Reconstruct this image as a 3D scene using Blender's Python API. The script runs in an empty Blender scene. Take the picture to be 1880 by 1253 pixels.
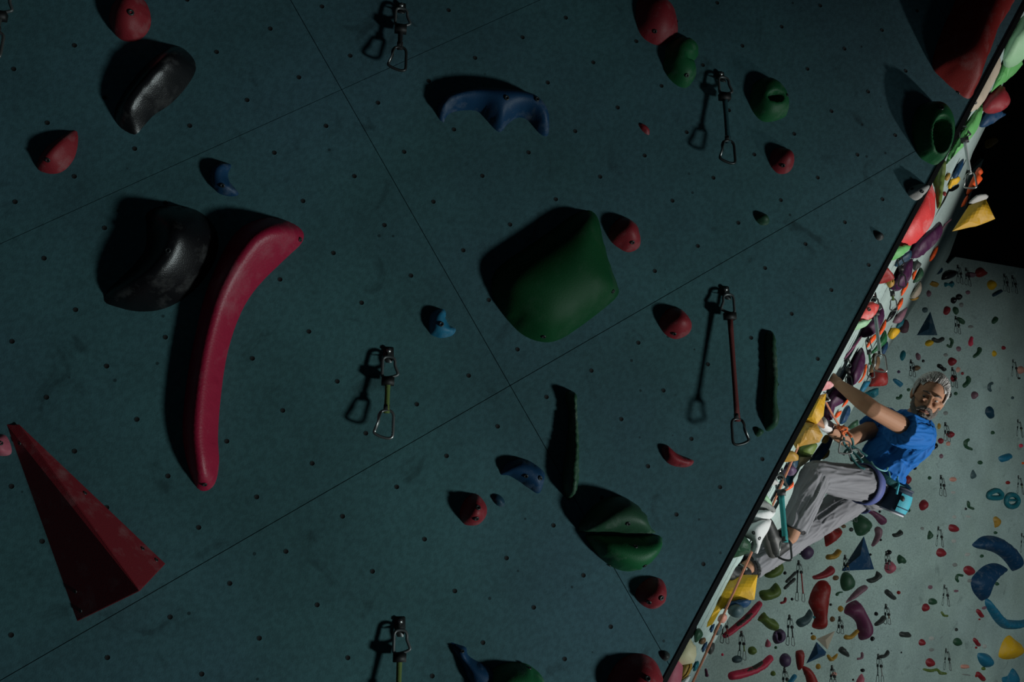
import bpy, bmesh, math, random
from mathutils import Vector, Matrix
from mathutils.geometry import delaunay_2d_cdt
random.seed(7)
S = bpy.context.scene
COL = S.collection
# ------------------------------------------------------------------ camera
FPX, CX, CY = 1600.0, 940.0, 626.5
CAM = Vector((0, 0, 4.6)); PITCH = math.radians(16)
AX = Vector((1, 0, 0)); AF = Vector((0, math.cos(PITCH), math.sin(PITCH))); AU = Vector((0, -math.sin(PITCH), math.cos(PITCH)))
cd = bpy.data.cameras.new('camera'); cam = bpy.data.objects.new('camera', cd); COL.objects.link(cam)
cam.matrix_world = Matrix(((AX.x, AU.x, -AF.x, CAM.x), (AX.y, AU.y, -AF.y, CAM.y), (AX.z, AU.z, -AF.z, CAM.z), (0, 0, 0, 1)))
cd.sensor_width = 36; cd.lens = FPX * 36 / 1880; cd.clip_start = .05; cd.clip_end = 100
S.camera = cam
def c2w(x, y, z): return CAM + AX * x - AU * y + AF * z          # camera coords: x right, y down, z forward
def cdir(x, y, z): return AX * x - AU * y + AF * z
# ------------------------------------------------------------------ world, lamps, exposure
W = bpy.data.worlds.new('world'); S.world = W; W.use_nodes = True
bg = W.node_tree.nodes['Background']; bg.inputs[0].default_value = (.55, .8, 1, 1); bg.inputs[1].default_value = .022
def spot(name, loc, target, power, size, blend, radius, col):
    l = bpy.data.lights.new(name, 'SPOT'); l.energy = power; l.spot_size = math.radians(size); l.spot_blend = blend
    l.shadow_soft_size = radius; l.color = col
    o = bpy.data.objects.new(name, l); COL.objects.link(o); o.location = loc
    o.rotation_euler = (target - loc).to_track_quat('-Z', 'Y').to_euler(); return o
LAMP = c2w(7.1, 3.66, -1.0)
spot('wash_lamp', LAMP, c2w(-1.45, 1.25, 2.7), 1480, 55, .9, .42, (.86, 1, 1))
spot('climber_lamp', c2w(6.0, 3.4, 1.7), c2w(2.5, .2, 5.2), 1650, 46, .65, .12, (1, .98, .95))
spot('hall_lamp', c2w(8.2, 2.0, 3.0), c2w(4.3, 3.2, 10.6), 880, 66, .9, .2, (.9, 1, .97))
vs = S.view_settings; vs.view_transform = 'Standard'; vs.look = 'None'; vs.gamma = 1; vs.use_curve_mapping = False; vs.exposure = 0.0
# ------------------------------------------------------------------ materials
MATS = {}
def nd(t, k, **kw):
    n = t.nodes.new(k)
    for a, b in kw.items(): setattr(n, a, b)
    return n
def hold_mat(key, col, rough=.55, chalk=.25, scale=14, bump=.25, chalkcol=(.55, .55, .53), spec=.35):
    """painted resin / plastic with chalk smears and a fine sanded grain"""
    if key in MATS: return MATS[key]
    m = bpy.data.materials.new(key); m.use_nodes = True; t = m.node_tree; b = t.nodes['Principled BSDF']
    tc = nd(t, 'ShaderNodeTexCoord')
    n1 = nd(t, 'ShaderNodeTexNoise'); n1.inputs['Scale'].default_value = scale; n1.inputs['Detail'].default_value = 6; n1.inputs['Roughness'].default_value = .65
    n2 = nd(t, 'ShaderNodeTexNoise'); n2.inputs['Scale'].default_value = scale * 22; n2.inputs['Detail'].default_value = 2
    t.links.new(tc.outputs['Object'], n1.inputs['Vector']); t.links.new(tc.outputs['Object'], n2.inputs['Vector'])
    r = nd(t, 'ShaderNodeValToRGB'); r.color_ramp.elements[0].position = .52; r.color_ramp.elements[1].position = .78
    r.color_ramp.elements[0].color = (0, 0, 0, 1); r.color_ramp.elements[1].color = (chalk, chalk, chalk, 1)
    t.links.new(n1.outputs['Fac'], r.inputs['Fac'])
    mx = nd(t, 'ShaderNodeMix', data_type='RGBA'); mx.inputs[6].default_value = (*col, 1); mx.inputs[7].default_value = (*chalkcol, 1)
    t.links.new(r.outputs['Color'], mx.inputs[0])
    hv = nd(t, 'ShaderNodeMapRange'); hv.inputs['To Min'].default_value = .8; hv.inputs['To Max'].default_value = 1.15
    t.links.new(n2.outputs['Fac'], hv.inputs['Value'])
    mm = nd(t, 'ShaderNodeMix', data_type='RGBA', blend_type='MULTIPLY'); mm.inputs[0].default_value = 1
    t.links.new(mx.outputs[2], mm.inputs[6]); t.links.new(hv.outputs[0], mm.inputs[7]); t.links.new(mm.outputs[2], b.inputs['Base Color'])
    b.inputs['Roughness'].default_value = rough; b.inputs['Specular IOR Level'].default_value = spec
    bp = nd(t, 'ShaderNodeBump'); bp.inputs['Strength'].default_value = bump; bp.inputs['Distance'].default_value = .003
    t.links.new(n2.outputs['Fac'], bp.inputs['Height']); t.links.new(bp.outputs[0], b.inputs['Normal'])
    MATS[key] = m; return m
def wall_mat(key, col, scuff, mott=.35, rough=.8):
    """matt textured wall paint: broad mottling, fine grit, dark rubber scuffs and pinholes"""
    m = bpy.data.materials.new(key); m.use_nodes = True; t = m.node_tree; b = t.nodes['Principled BSDF']
    tc = nd(t, 'ShaderNodeTexCoord'); g = nd(t, 'ShaderNodeNewGeometry')
    def noise(s, d=5, dist=0):
        n = nd(t, 'ShaderNodeTexNoise'); n.inputs['Scale'].default_value = s; n.inputs['Detail'].default_value = d; n.inputs['Distortion'].default_value = dist
        t.links.new(g.outputs['Position'], n.inputs['Vector']); return n
    def ramp(src, p0, p1, v0, v1):
        r = nd(t, 'ShaderNodeMapRange'); r.interpolation_type = 'SMOOTHSTEP'
        r.inputs['From Min'].default_value = p0; r.inputs['From Max'].default_value = p1; r.inputs['To Min'].default_value = v0; r.inputs['To Max'].default_value = v1
        t.links.new(src, r.inputs['Value']); return r.outputs[0]
    def mul(a, c):
        x = nd(t, 'ShaderNodeMath', operation='MULTIPLY'); t.links.new(a, x.inputs[0]); t.links.new(c, x.inputs[1]); return x.outputs[0]
    big = ramp(noise(1.6).outputs['Fac'], .25, .75, 1 - mott, 1 + mott)
    fine = ramp(noise(60, 3).outputs['Fac'], .3, .7, .86, 1.12)
    dirt = ramp(noise(5.5, 8, 1.2).outputs['Fac'], .60, .76, 1, scuff)
    vor = nd(t, 'ShaderNodeTexVoronoi'); vor.inputs['Scale'].default_value = 11; t.links.new(g.outputs['Position'], vor.inputs['Vector'])
    pin = ramp(vor.outputs['Distance'], .05, .075, .35, 1)
    msk = ramp(noise(2.3, 2).outputs['Fac'], .5, .56, 0, 1)
    pm = nd(t, 'ShaderNodeMix'); t.links.new(msk, pm.inputs[0]); pm.inputs[2].default_value = 1; t.links.new(pin, pm.inputs[3])
    f = mul(mul(big, fine), mul(dirt, pm.outputs[0]))
    mm = nd(t, 'ShaderNodeMix', data_type='RGBA', blend_type='MULTIPLY'); mm.inputs[0].default_value = 1; mm.inputs[6].default_value = (*col, 1)
    t.links.new(f, mm.inputs[7])
    hue = nd(t, 'ShaderNodeHueSaturation'); t.links.new(mm.outputs[2], hue.inputs['Color'])
    t.links.new(ramp(noise(.9, 3).outputs['Fac'], .3, .7, .485, .52), hue.inputs['Hue'])
    t.links.new(hue.outputs[0], b.inputs['Base Color']); b.inputs['Roughness'].default_value = rough; b.inputs['Specular IOR Level'].default_value = .25
    bp = nd(t, 'ShaderNodeBump'); bp.inputs['Strength'].default_value = .35; bp.inputs['Distance'].default_value = .002
    t.links.new(noise(220, 2).outputs['Fac'], bp.inputs['Height']); t.links.new(bp.outputs[0], b.inputs['Normal'])
    MATS[key] = m; return m
def plain(key, col, rough=.5, metal=0, bump=0, bscale=200, spec=.5, var=.15):
    if key in MATS: return MATS[key]
    m = bpy.data.materials.new(key); m.use_nodes = True; t = m.node_tree; b = t.nodes['Principled BSDF']
    tc = nd(t, 'ShaderNodeTexCoord'); n = nd(t, 'ShaderNodeTexNoise'); n.inputs['Scale'].default_value = bscale
    t.links.new(tc.outputs['Object'], n.inputs['Vector'])
    hv = nd(t, 'ShaderNodeMapRange'); hv.inputs['To Min'].default_value = 1 - var; hv.inputs['To Max'].default_value = 1 + var
    t.links.new(n.outputs['Fac'], hv.inputs['Value'])
    mm = nd(t, 'ShaderNodeMix', data_type='RGBA', blend_type='MULTIPLY'); mm.inputs[0].default_value = 1; mm.inputs[6].default_value = (*col, 1)
    t.links.new(hv.outputs[0], mm.inputs[7]); t.links.new(mm.outputs[2], b.inputs['Base Color'])
    b.inputs['Roughness'].default_value = rough; b.inputs['Metallic'].default_value = metal; b.inputs['Specular IOR Level'].default_value = spec
    if bump:
        bp = nd(t, 'ShaderNodeBump'); bp.inputs['Strength'].default_value = bump; bp.inputs['Distance'].default_value = .004
        t.links.new(n.outputs['Fac'], bp.inputs['Height']); t.links.new(bp.outputs[0], b.inputs['Normal'])
    MATS[key] = m; return m
PAL = dict(red=(.24, .018, .026), crimson=(.33, .011, .042), darkred=(.24, .016, .014), green=(.010, .11, .035), dgreen=(.02, .07, .035), olive=(.1, .15, .03),
           pgreen=(.28, .5, .3), lgreen=(.12, .4, .12), blue=(.006, .042, .105), lblue=(.014, .15, .26), teal=(.01, .14, .18), navy=(.008, .04, .07), black=(.005, .005, .006),
           char=(.03, .035, .033), grey=(.22, .23, .22), lgrey=(.42, .42, .4), white=(.68, .69, .68), cream=(.66, .58, .36), beige=(.42, .36, .28), yellow=(.5, .28, .012),
           byellow=(.7, .4, .015), gold=(.36, .2, .03), orange=(.85, .1, .015), purple=(.045, .006, .038), plum=(.13, .03, .075), mauve=(.2, .1, .13), violet=(.07, .04, .09),
           pink=(.7, .05, .1), rose=(.42, .1, .14), brown=(.14, .08, .04), salmon=(.6, .28, .22), slate=(.05, .09, .1))
def hm(c):
    if c == 'black': return hold_mat('hold_black', PAL[c], rough=.32, chalk=.10, spec=.5)
    if c in ('beige', 'lgrey', 'white', 'grey'): return hold_mat('hold_' + c, PAL[c], rough=.7, chalk=.15)
    if c == 'crimson': return hold_mat('hold_crimson', PAL[c], rough=.45, chalk=.22, scale=7, chalkcol=(.45, .35, .36))
    return hold_mat('hold_' + c, PAL[c], chalk=.18)
M_STEEL = plain('steel', (.35, .35, .34), .35, .9); M_DARKSTEEL = plain('dark_anodised_metal', (.05, .055, .055), .4, .6)
M_RUBBER = plain('black_rubber', (.006, .006, .006), .6); M_HOLE = plain('dark_hole', (.003, .003, .003), .9)
# ------------------------------------------------------------------ object helpers
def link(name, mesh, mat=None, parent=None, loc=None, smooth=True):
    o = bpy.data.objects.new(name, mesh); COL.objects.link(o)
    if mat: mesh.materials.append(mat) if len(mesh.materials) == 0 else None
    if parent: o.parent = parent
    if loc is not None: o.location = loc
    if smooth:
        for p in mesh.polygons: p.use_smooth = True
    return o
def tag(o, label, cat, group=None):
    o['label'] = label; o['category'] = cat
    if group: o['group'] = group
    return o
def empty(name, loc, label=None, cat=None, group=None):
    o = bpy.data.objects.new(name, None); COL.objects.link(o); o.location = loc; o.empty_display_size = .05
    if label: tag(o, label, cat, group)
    return o
def mesh_from(name, vs_, fs): m = bpy.data.meshes.new(name); m.from_pydata([tuple(v) for v in vs_], [], fs); m.update(); return m
def tube(pts, r, seg=8, closed=False, flat=1.0, up=None):
    """verts / faces of a tube along pts; r a number or a list; flat squashes it across `up`"""
    n = len(pts); pts = [Vector(p) for p in pts]; V = []; F = []; prev = None
    for i, p in enumerate(pts):
        if closed: t = pts[(i + 1) % n] - pts[i - 1]
        else: t = pts[min(i + 1, n - 1)] - pts[max(i - 1, 0)]
        t.normalize()
        if prev is None:
            a = Vector(up) if up is not None else (Vector((0, 0, 1)) if abs(t.z) < .9 else Vector((1, 0, 0)))
        else: a = prev
        a = (a - t * a.dot(t)).normalized(); prev = a; b = t.cross(a)
        rr = r[i] if isinstance(r, (list, tuple)) else r
        for k in range(seg):
            th = 2 * math.pi * k / seg; V.append(p + a * (math.cos(th) * rr * flat) + b * (math.sin(th) * rr))
    for i in range(n if closed else n - 1):
        for k in range(seg):
            a0 = i * seg + k; a1 = i * seg + (k + 1) % seg; j = (i + 1) % n
            F.append((a0, a1, j * seg + (k + 1) % seg, j * seg + k))
    if not closed: F.append(tuple(range(seg))[::-1]); F.append(tuple((n - 1) * seg + k for k in range(seg)))
    return V, F
def merge(*parts):
    V = []; F = []
    for v, f in parts:
        o = len(V); V += list(v); F += [tuple(i + o for i in q) for q in f]
    return V, F
def boxvf(c, sx, sy, sz, R=None):
    V = []
    for x in (-1, 1):
        for y in (-1, 1):
            for z in (-1, 1):
                v = Vector((x * sx / 2, y * sy / 2, z * sz / 2)); V.append(Vector(c) + (R @ v if R else v))
    return V, [(0, 1, 3, 2), (4, 6, 7, 5), (0, 4, 5, 1), (2, 3, 7, 6), (0, 2, 6, 4), (1, 5, 7, 3)]
def crom(pts, sub):
    n = len(pts); out = []
    for i in range(n):
        p0, p1, p2, p3 = pts[i - 1], pts[i], pts[(i + 1) % n], pts[(i + 2) % n]
        for k in range(sub):
            t = k / sub
            out.append(.5 * ((2 * p1) + (p2 - p0) * t + (2 * p0 - 5 * p1 + 4 * p2 - p3) * t * t + (3 * p1 - p0 - 3 * p2 + p3) * t ** 3))
    return out
class Plane:
    def __init__(s, o, n):
        s.o = Vector(o); s.n = Vector(n).normalized()
        if s.n.dot(CAM - s.o) < 0: s.n.negate()
        s.x = (AX - s.n * AX.dot(s.n)).normalized(); s.y = s.n.cross(s.x)
    def hit(s, px, py, off=0.0):
        r = cdir((px - CX) / FPX, (py - CY) / FPX, 1)
        return CAM + r * ((s.o + s.n * off - CAM).dot(s.n) / r.dot(s.n))
def ray(px, py, d): return CAM + cdir((px - CX) / FPX, (py - CY) / FPX, 1) * d
# ------------------------------------------------------------------ inflated solid from an outline
def _pip(p, poly):
    c = False; n = len(poly)
    for i in range(n):
        a = poly[i]; b = poly[i - 1]
        if (a.y > p.y) != (b.y > p.y) and p.x < (b.x - a.x) * (p.y - a.y) / (b.y - a.y) + a.x: c = not c
    return c
def _dist(p, poly):
    d = 1e9; n = len(poly)
    for i in range(n):
        a = poly[i - 1]; e = poly[i] - a; l = e.length_squared
        t = max(0, min(1, (p - a).dot(e) / l)) if l > 0 else 0
        d = min(d, (p - a - e * t).length_squared)
    return math.sqrt(d)
def inflate2d(poly, h, res=11, prof=2.0, rim=1.0, pockets=(), rough=0.0, seed=0, double=False, ridge=0.0, smooth=5):
    """poly: closed outline (2D). returns verts (x, y, z) and faces of a dome (or lens) rising to height h"""
    n = len(poly); area = abs(sum(poly[i - 1].x * poly[i].y - poly[i].x * poly[i - 1].y for i in range(n))) / 2
    if sum(poly[i - 1].x * poly[i].y - poly[i].x * poly[i - 1].y for i in range(n)) < 0: poly = poly[::-1]
    sp = math.sqrt(area) / res
    x0 = min(p.x for p in poly); x1 = max(p.x for p in poly); y0 = min(p.y for p in poly); y1 = max(p.y for p in poly)
    pts = []; row = 0; y = y0
    while y < y1:
        x = x0 + (sp / 2 if row % 2 else 0)
        while x < x1:
            p = Vector((x, y))
            if _pip(p, poly) and _dist(p, poly) > sp * .45: pts.append(p)
            x += sp
        y += sp * .87; row += 1
    allp = list(poly) + pts
    V2, _, F2, *_ = delaunay_2d_cdt(allp, [], [list(range(n))], 1, 1e-7)
    D = [_dist(p, poly) for p in V2]; dm = max(D) or 1e-6
    z = []
    for p, d in zip(V2, D):
        t = min(1, d / (dm * rim)); z.append(h * (1 - (1 - t) ** prof) ** (1 / prof) * (1 - ridge + ridge * d / dm))
    nb = [set() for _ in V2]
    for f in F2:
        for i in range(len(f)): nb[f[i]].add(f[i - 1]); nb[f[i - 1]].add(f[i])
    bd = [d < sp * .2 for d in D]
    for _ in range(smooth):
        z = [z[i] if bd[i] else .5 * z[i] + .5 * sum(z[j] for j in nb[i]) / max(1, len(nb[i])) for i in range(len(z))]
    rng = random.Random(seed)
    for i, p in enumerate(V2):
        for (c, rx, ry, dep) in pockets:
            q = (((p.x - c.x) / rx) ** 2 + ((p.y - c.y) / ry) ** 2) ** .5
            if q < 1.25 and not bd[i]: w = max(0, min(1, (1.25 - q) / .6)); z[i] -= dep * w * w * (3 - 2 * w)
        if pockets and not bd[i]: z[i] = max(z[i], .002)
        if rough and not bd[i]: z[i] += rng.uniform(-1, 1) * rough
    nv = len(V2)
    if double:
        V = [(p.x, p.y, zz) for p, zz in zip(V2, z)]; mp = {}
        for i in range(nv):
            if bd[i]: mp[i] = i
            else: mp[i] = len(V); V.append((V2[i].x, V2[i].y, -z[i]))
        F = [tuple(f) for f in F2] + [tuple(mp[i] for i in reversed(f)) for f in F2]
        return V, F
    V = [(p.x, p.y, zz) for p, zz in zip(V2, z)]
    F = [tuple(f) for f in F2]
    return V, F
BOLT = {}
def bolt_mesh(r):
    k = round(r, 4)
    if k not in BOLT:
        V = []; F = []; s = 12
        prof = [(r * 1.35, 0), (r * 1.3, r * .35), (r, r * .45), (r * .62, r * .4), (r * .55, -r * .5), (0.0001, -r * .5)]
        for (a, z) in prof:
            for q in range(s): V.append((a * math.cos(2 * math.pi * q / s), a * math.sin(2 * math.pi * q / s), z))
        for i in range(len(prof) - 1):
            for q in range(s): F.append((i * s + q, i * s + (q + 1) % s, (i + 1) * s + (q + 1) % s, (i + 1) * s + q))
        m = mesh_from('bolt', V, F); m.materials.append(M_DARKSTEEL); m.materials.append(M_HOLE)
        for p in m.polygons:
            if p.index >= 3 * s: p.material_index = 1
        BOLT[k] = m
    return BOLT[k]
def frame_mat(o, x, y, n):
    return Matrix(((x.x, y.x, n.x, o.x), (x.y, y.y, n.y, o.y), (x.z, y.z, n.z, o.z), (0, 0, 0, 1)))
def hold(name, label, cat, col, plane, outline, h, bolts=(), sub=4, res=11, prof=2.0, rim=1.0, pockets=(), rough=0.0, sil=.4, group=None, ridge=0.0, sharp=False, parent=None, smooth=5, boltr=.008, flat=False):
    """a hold screwed to `plane`; outline in photograph pixels, h in metres"""
    P3 = [plane.hit(x, y, h * sil) for x, y in outline]
    c = sum(P3, Vector()) / len(P3); c = c - plane.n * ((c - plane.o).dot(plane.n))
    P2 = [Vector(((p - c).dot(plane.x), (p - c).dot(plane.y))) for p in P3]
    if not sharp: P2 = crom(P2, sub)
    def loc2(px, py, hh=h * .8): q = plane.hit(px, py, hh) - c; return Vector((q.dot(plane.x), q.dot(plane.y)))
    scale = (plane.hit(outline[0][0] + 1, outline[0][1]) - plane.hit(*outline[0])).length
    pk = [(loc2(px, py), rx * scale, ry * scale, dep) for px, py, rx, ry, dep in pockets]
    V, F = inflate2d(P2, h, res, prof, rim, pk, rough, hash(label) % 999 if False else len(label), ridge=ridge, smooth=smooth)
    V = [(x, y, z - .0015) for x, y, z in V]
    o = link(name, mesh_from(name, V, F), hm(col) if isinstance(col, str) else col, smooth=not flat)
    o.matrix_world = frame_mat(c, plane.x, plane.y, plane.n)
    if parent is None: tag(o, label, cat, group)
    for (px, py) in bolts:
        q = loc2(px, py, h * .75); v = min(o.data.vertices, key=lambda v: (v.co.x - q.x) ** 2 + (v.co.y - q.y) ** 2)
        b = link('bolt', bolt_mesh(boltr), None, o); nn = v.normal
        b.rotation_euler = nn.to_track_quat('Z', 'Y').to_euler(); b.location = v.co + nn * .001
    return o
# ------------------------------------------------------------------ the setting
G1 = (-1.71904365e-01, 9.69626443e-02, -5.09529148e-02); G2 = (1.00243997e-01, 1.76006202e-01, -2.27640176e-03); G0 = (1.35357866e-01, -9.68448758e-01, 3.28118690)
NO = c2w(*G0); NI = cdir(*G1); NJ = cdir(*G2)                    # the t-nut grid of the near wall: one step is 8 inches
NEAR = Plane(NO, NI.cross(NJ))
def gp(i, j, off=0.0): return NO + NI * i + NJ * j + NEAR.n * off
def clip(poly, f):
    out = []
    for k in range(len(poly)):
        a, b = poly[k - 1], poly[k]; fa, fb = f(a), f(b)
        if (fa >= 0) != (fb >= 0): t = fa / (fa - fb); out.append((a[0] + (b[0] - a[0]) * t, a[1] + (b[1] - a[1]) * t))
        if fb >= 0: out.append(b)
    return out
EA, EB = (-10.4, 3.11), (3.58, 10.34)                            # the arete, in grid steps
ed = Vector((EB[0] - EA[0], EB[1] - EA[1])).normalized(); en = Vector((-ed.y, ed.x))
if en.dot(Vector((0, 0)) - Vector(EA)) < 0: en = -en
def edge_f(p, m=0.0): return (Vector(p) - Vector(EA)).dot(en) - m
def zlo(p): return gp(*p).z - .03
def zhi(p): return 8.58 - gp(*p).z
def slab(poly, o0, o1):
    n = len(poly); V = [gp(*p, o0) for p in poly] + [gp(*p, o1) for p in poly]
    if (V[1] - V[0]).cross(V[2] - V[1]).dot(NEAR.n) < 0: poly = poly[::-1]; V = [gp(*p, o0) for p in poly] + [gp(*p, o1) for p in poly]
    return V, [tuple(range(n)), tuple(range(2 * n - 1, n - 1, -1))] + [(k, k + n, (k + 1) % n + n, (k + 1) % n) for k in range(n)]
def setting(o): o['kind'] = 'structure'; return o
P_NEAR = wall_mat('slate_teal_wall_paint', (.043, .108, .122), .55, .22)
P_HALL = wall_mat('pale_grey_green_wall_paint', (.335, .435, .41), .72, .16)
P_DARK = plain('black_ceiling_paint', (.006, .007, .008), .95, spec=.05)
P_TRIM = plain('black_painted_edge', (.006, .007, .008), .8, bump=.2, spec=.15)
big = [(19, -24), (19, 26), (-26, 26), (-26, -24)]
for f in (lambda p: edge_f(p, .06), zlo, zhi): big = clip(big, f)
V, F = slab(big, -.022, -.075)
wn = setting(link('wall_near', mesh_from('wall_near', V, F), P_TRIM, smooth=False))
for ci in range(-3, 3):
    for cj in range(-4, 5):
        i0 = 3.45 + 12 * ci; j0 = -1.5 + 6 * cj; gpx = .006
        q = [(i0 + gpx, j0 + gpx), (i0 + 12 - gpx, j0 + gpx), (i0 + 12 - gpx, j0 + 6 - gpx), (i0 + gpx, j0 + 6 - gpx)]
        for f in (lambda p: edge_f(p, .115), zlo, zhi, lambda p: 19 - p[0]): q = clip(q, f) if len(q) > 2 else []
        if len(q) < 3: continue
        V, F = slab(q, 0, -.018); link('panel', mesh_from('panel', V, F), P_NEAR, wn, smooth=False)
# t-nut inserts: a rim and a dark bore at every grid point
V = []; F = []; mi = []
for i in range(-14, 18):
    for j in range(-9, 15):
        if edge_f((i, j), .35) < 0 or not (-.1 < gp(i, j).z < 8.5): continue
        ii = i + random.uniform(-.025, .025); jj = j + random.uniform(-.025, .025); c = gp(ii, jj); s = 8; b = len(V)
        for (r, z) in ((.0092, .0004), (.0080, .0014), (.0072, .0002), (.0001, .0002)):
            for k in range(s): a = 2 * math.pi * k / s; V.append(c + NEAR.x * math.cos(a) * r + NEAR.y * math.sin(a) * r + NEAR.n * z)
        for l in range(3):
            for k in range(s): F.append((b + l * s + k, b + l * s + (k + 1) % s, b + (l + 1) * s + (k + 1) % s, b + (l + 1) * s + k)); mi.append(0 if l < 1 else 1)
m = mesh_from('t_nut_insert', V, F); m.materials.append(P_NEAR); m.materials.append(M_HOLE)
for p, q in zip(m.polygons, mi): p.material_index = q
o = link('t_nut_insert', m, None, wn); o['kind'] = 'stuff'
# black edge strip along the arete, with its bare plywood lip
def along_edge(t, m): p = Vector(EA) + ed * t + en * m; return (p.x, p.y)
t0, t1 = -14.0, 24.0
def strip(name, m0, m1, o0, o1, mat, parent=None):
    q = [along_edge(t0, m0), along_edge(t1, m0), along_edge(t1, m1), along_edge(t0, m1)]
    for f in (zlo, zhi): q = clip(q, f)
    V, F = slab(q, o0, o1); return link(name, mesh_from(name, V, F), mat, parent, smooth=False)
tr = setting(strip('trim_1', .035, .125, .004, -.05, P_TRIM))
strip('plywood_lip', .024, .034, -.004, -.05, plain('bare_plywood_edge', (.42, .36, .27), .7), tr)
# overhanging face round the arete (where the climber is), back wall in two facets, ceiling, floor
A2, B2, C2 = ray(1880, 25, 5.5), ray(1230, 1250, 4.05), ray(1692, 567, 10.5)
FACE = Plane(A2, (B2 - A2).cross(C2 - A2))
BACK = Plane(ray(1754, 472, 10.85), Vector((.35, -.925, -.12)))
ldir = FACE.n.cross(BACK.n).normalized()
if ldir.z < 0: ldir = -ldir
# a point common to both planes
n1, n2 = FACE.n, BACK.n; d1, d2 = n1.dot(FACE.o), n2.dot(BACK.o); cc = n1.dot(n2); det = 1 - cc * cc
L0 = n1 * ((d1 - d2 * cc) / det) + n2 * ((d2 - d1 * cc) / det)
def corner_at_z(z): return L0 + ldir * ((z - L0.z) / ldir.z)
def project(p):
    v = p - CAM; z = v.dot(AF); return (CX + FPX * v.dot(AX) / z, CY - FPX * v.dot(AU) / z, z)
def prism(name, pts, n, th, mat, parent=None):
    k = len(pts); V = list(pts) + [p - n * th for p in pts]
    if (pts[1] - pts[0]).cross(pts[2] - pts[1]).dot(n) < 0: pts = pts[::-1]; V = list(pts) + [p - n * th for p in pts]
    c = sum(V, Vector()) / len(V)
    return link(name, mesh_from(name, [v - c for v in V], [tuple(range(k)), tuple(range(2 * k - 1, k - 1, -1))] + [(i, i + k, (i + 1) % k + k, (i + 1) % k) for i in range(k)]), mat, parent, c, smooth=False)
def edge_px(y, s): return 1880 - 650 * (y - 25) / 1225 + s
lo_dir = (FACE.hit(edge_px(1250, -22), 1250) - FACE.hit(edge_px(25, -22), 25)).normalized(); hl = FACE.hit(edge_px(25, -22), 25)
def left_at_z(z): return hl + lo_dir * ((z - hl.z) / lo_dir.z)
top = [FACE.hit(x, y) for x, y in ((1868, 96), (1841, 156), (1811, 230), (1786, 280), (1768, 332), (1776, 322), (1806, 292), (1795, 372), (1770, 420))]
far_edge = [FACE.hit(edge_px(y, q), y) for y, q in ((470, 100), (567, 82), (661, 76), (800, 68), (1000, 54), (1170, 45), (1300, 44))]
fd = (far_edge[-1] - far_edge[-2]).normalized(); far_edge.append(far_edge[-1] + fd * ((.03 - far_edge[-1].z) / fd.z))
fo = prism('wall_overhang', [left_at_z(.03), left_at_z(8.55)] + [FACE.hit(1900, 40)] + top + far_edge, FACE.n, .03, P_HALL); setting(fo)
# return panel between the near wall's edge and that face, turned away from the lens
def near_edge_at_z(z):
    a, b = gp(*along_edge(t0, .09), -.06), gp(*along_edge(t1, .09), -.06); return a + (b - a) * ((z - a.z) / (b.z - a.z))
rp = [near_edge_at_z(.03), near_edge_at_z(7.6), left_at_z(7.6), left_at_z(.03)]
setting(link('wall_return', mesh_from('wall_return', rp, [(0, 1, 2), (0, 2, 3)]), P_DARK, smooth=False))
# back wall: left facet, right facet turned a little away, narrow wedge between them low down
K0, K1 = BACK.hit(1872, 492), BACK.hit(1648, 1150); kd = (K0 - K1).normalized()
def kink_z(z): return K1 + kd * ((z - K1.z) / kd.z)
cl = [BACK.hit(1560, 452), BACK.hit(1722, 470), BACK.hit(1741, 485), BACK.hit(1754, 472), kink_z(K0.z), K1, BACK.hit(1612, 1330)]
bz = cl[-1]; cl += [bz + (BACK.hit(1612, 1330) - K1).normalized() * 2.2]; cl += [BACK.hit(1040, 1330) + (cl[-1] - bz), BACK.hit(1040, 1330)]
wb = setting(prism('wall_back', cl, BACK.n, .03, P_HALL))
rn = Matrix.Rotation(math.radians(-19), 3, kd) @ BACK.n
if rn.x < BACK.n.x: rn = Matrix.Rotation(math.radians(19), 3, kd) @ BACK.n
RIGHT = Plane(K1, rn)
cr = [kink_z(K0.z), RIGHT.hit(1900, 497), RIGHT.hit(2150, 545), RIGHT.hit(2150, 1600), RIGHT.hit(1690, 1330), K1]
setting(prism('wall_right', cr, RIGHT.n, .03, P_HALL))
setting(prism('wall_wedge', [K1, BACK.hit(1612, 1330), RIGHT.hit(1690, 1330)], (BACK.n + RIGHT.n), .02, P_HALL))
setting(prism('ceiling', [Vector((-9, -5, 8.66)), Vector((18, -5, 8.66)), Vector((18, 20, 8.66)), Vector((-9, 20, 8.66))], Vector((0, 0, -1)), .1, P_DARK))
setting(prism('floor', [Vector((-9, -5, 0)), Vector((18, -5, 0)), Vector((18, 20, 0)), Vector((-9, 20, 0))], Vector((0, 0, 1)), .1, plain('grey_floor_matting', (.05, .055, .06), .9, bump=.3)))
if __name__ == '__main__' and False: print([project(corner_at_z(z)) for z in (1, 3, 5, 6)])
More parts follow.
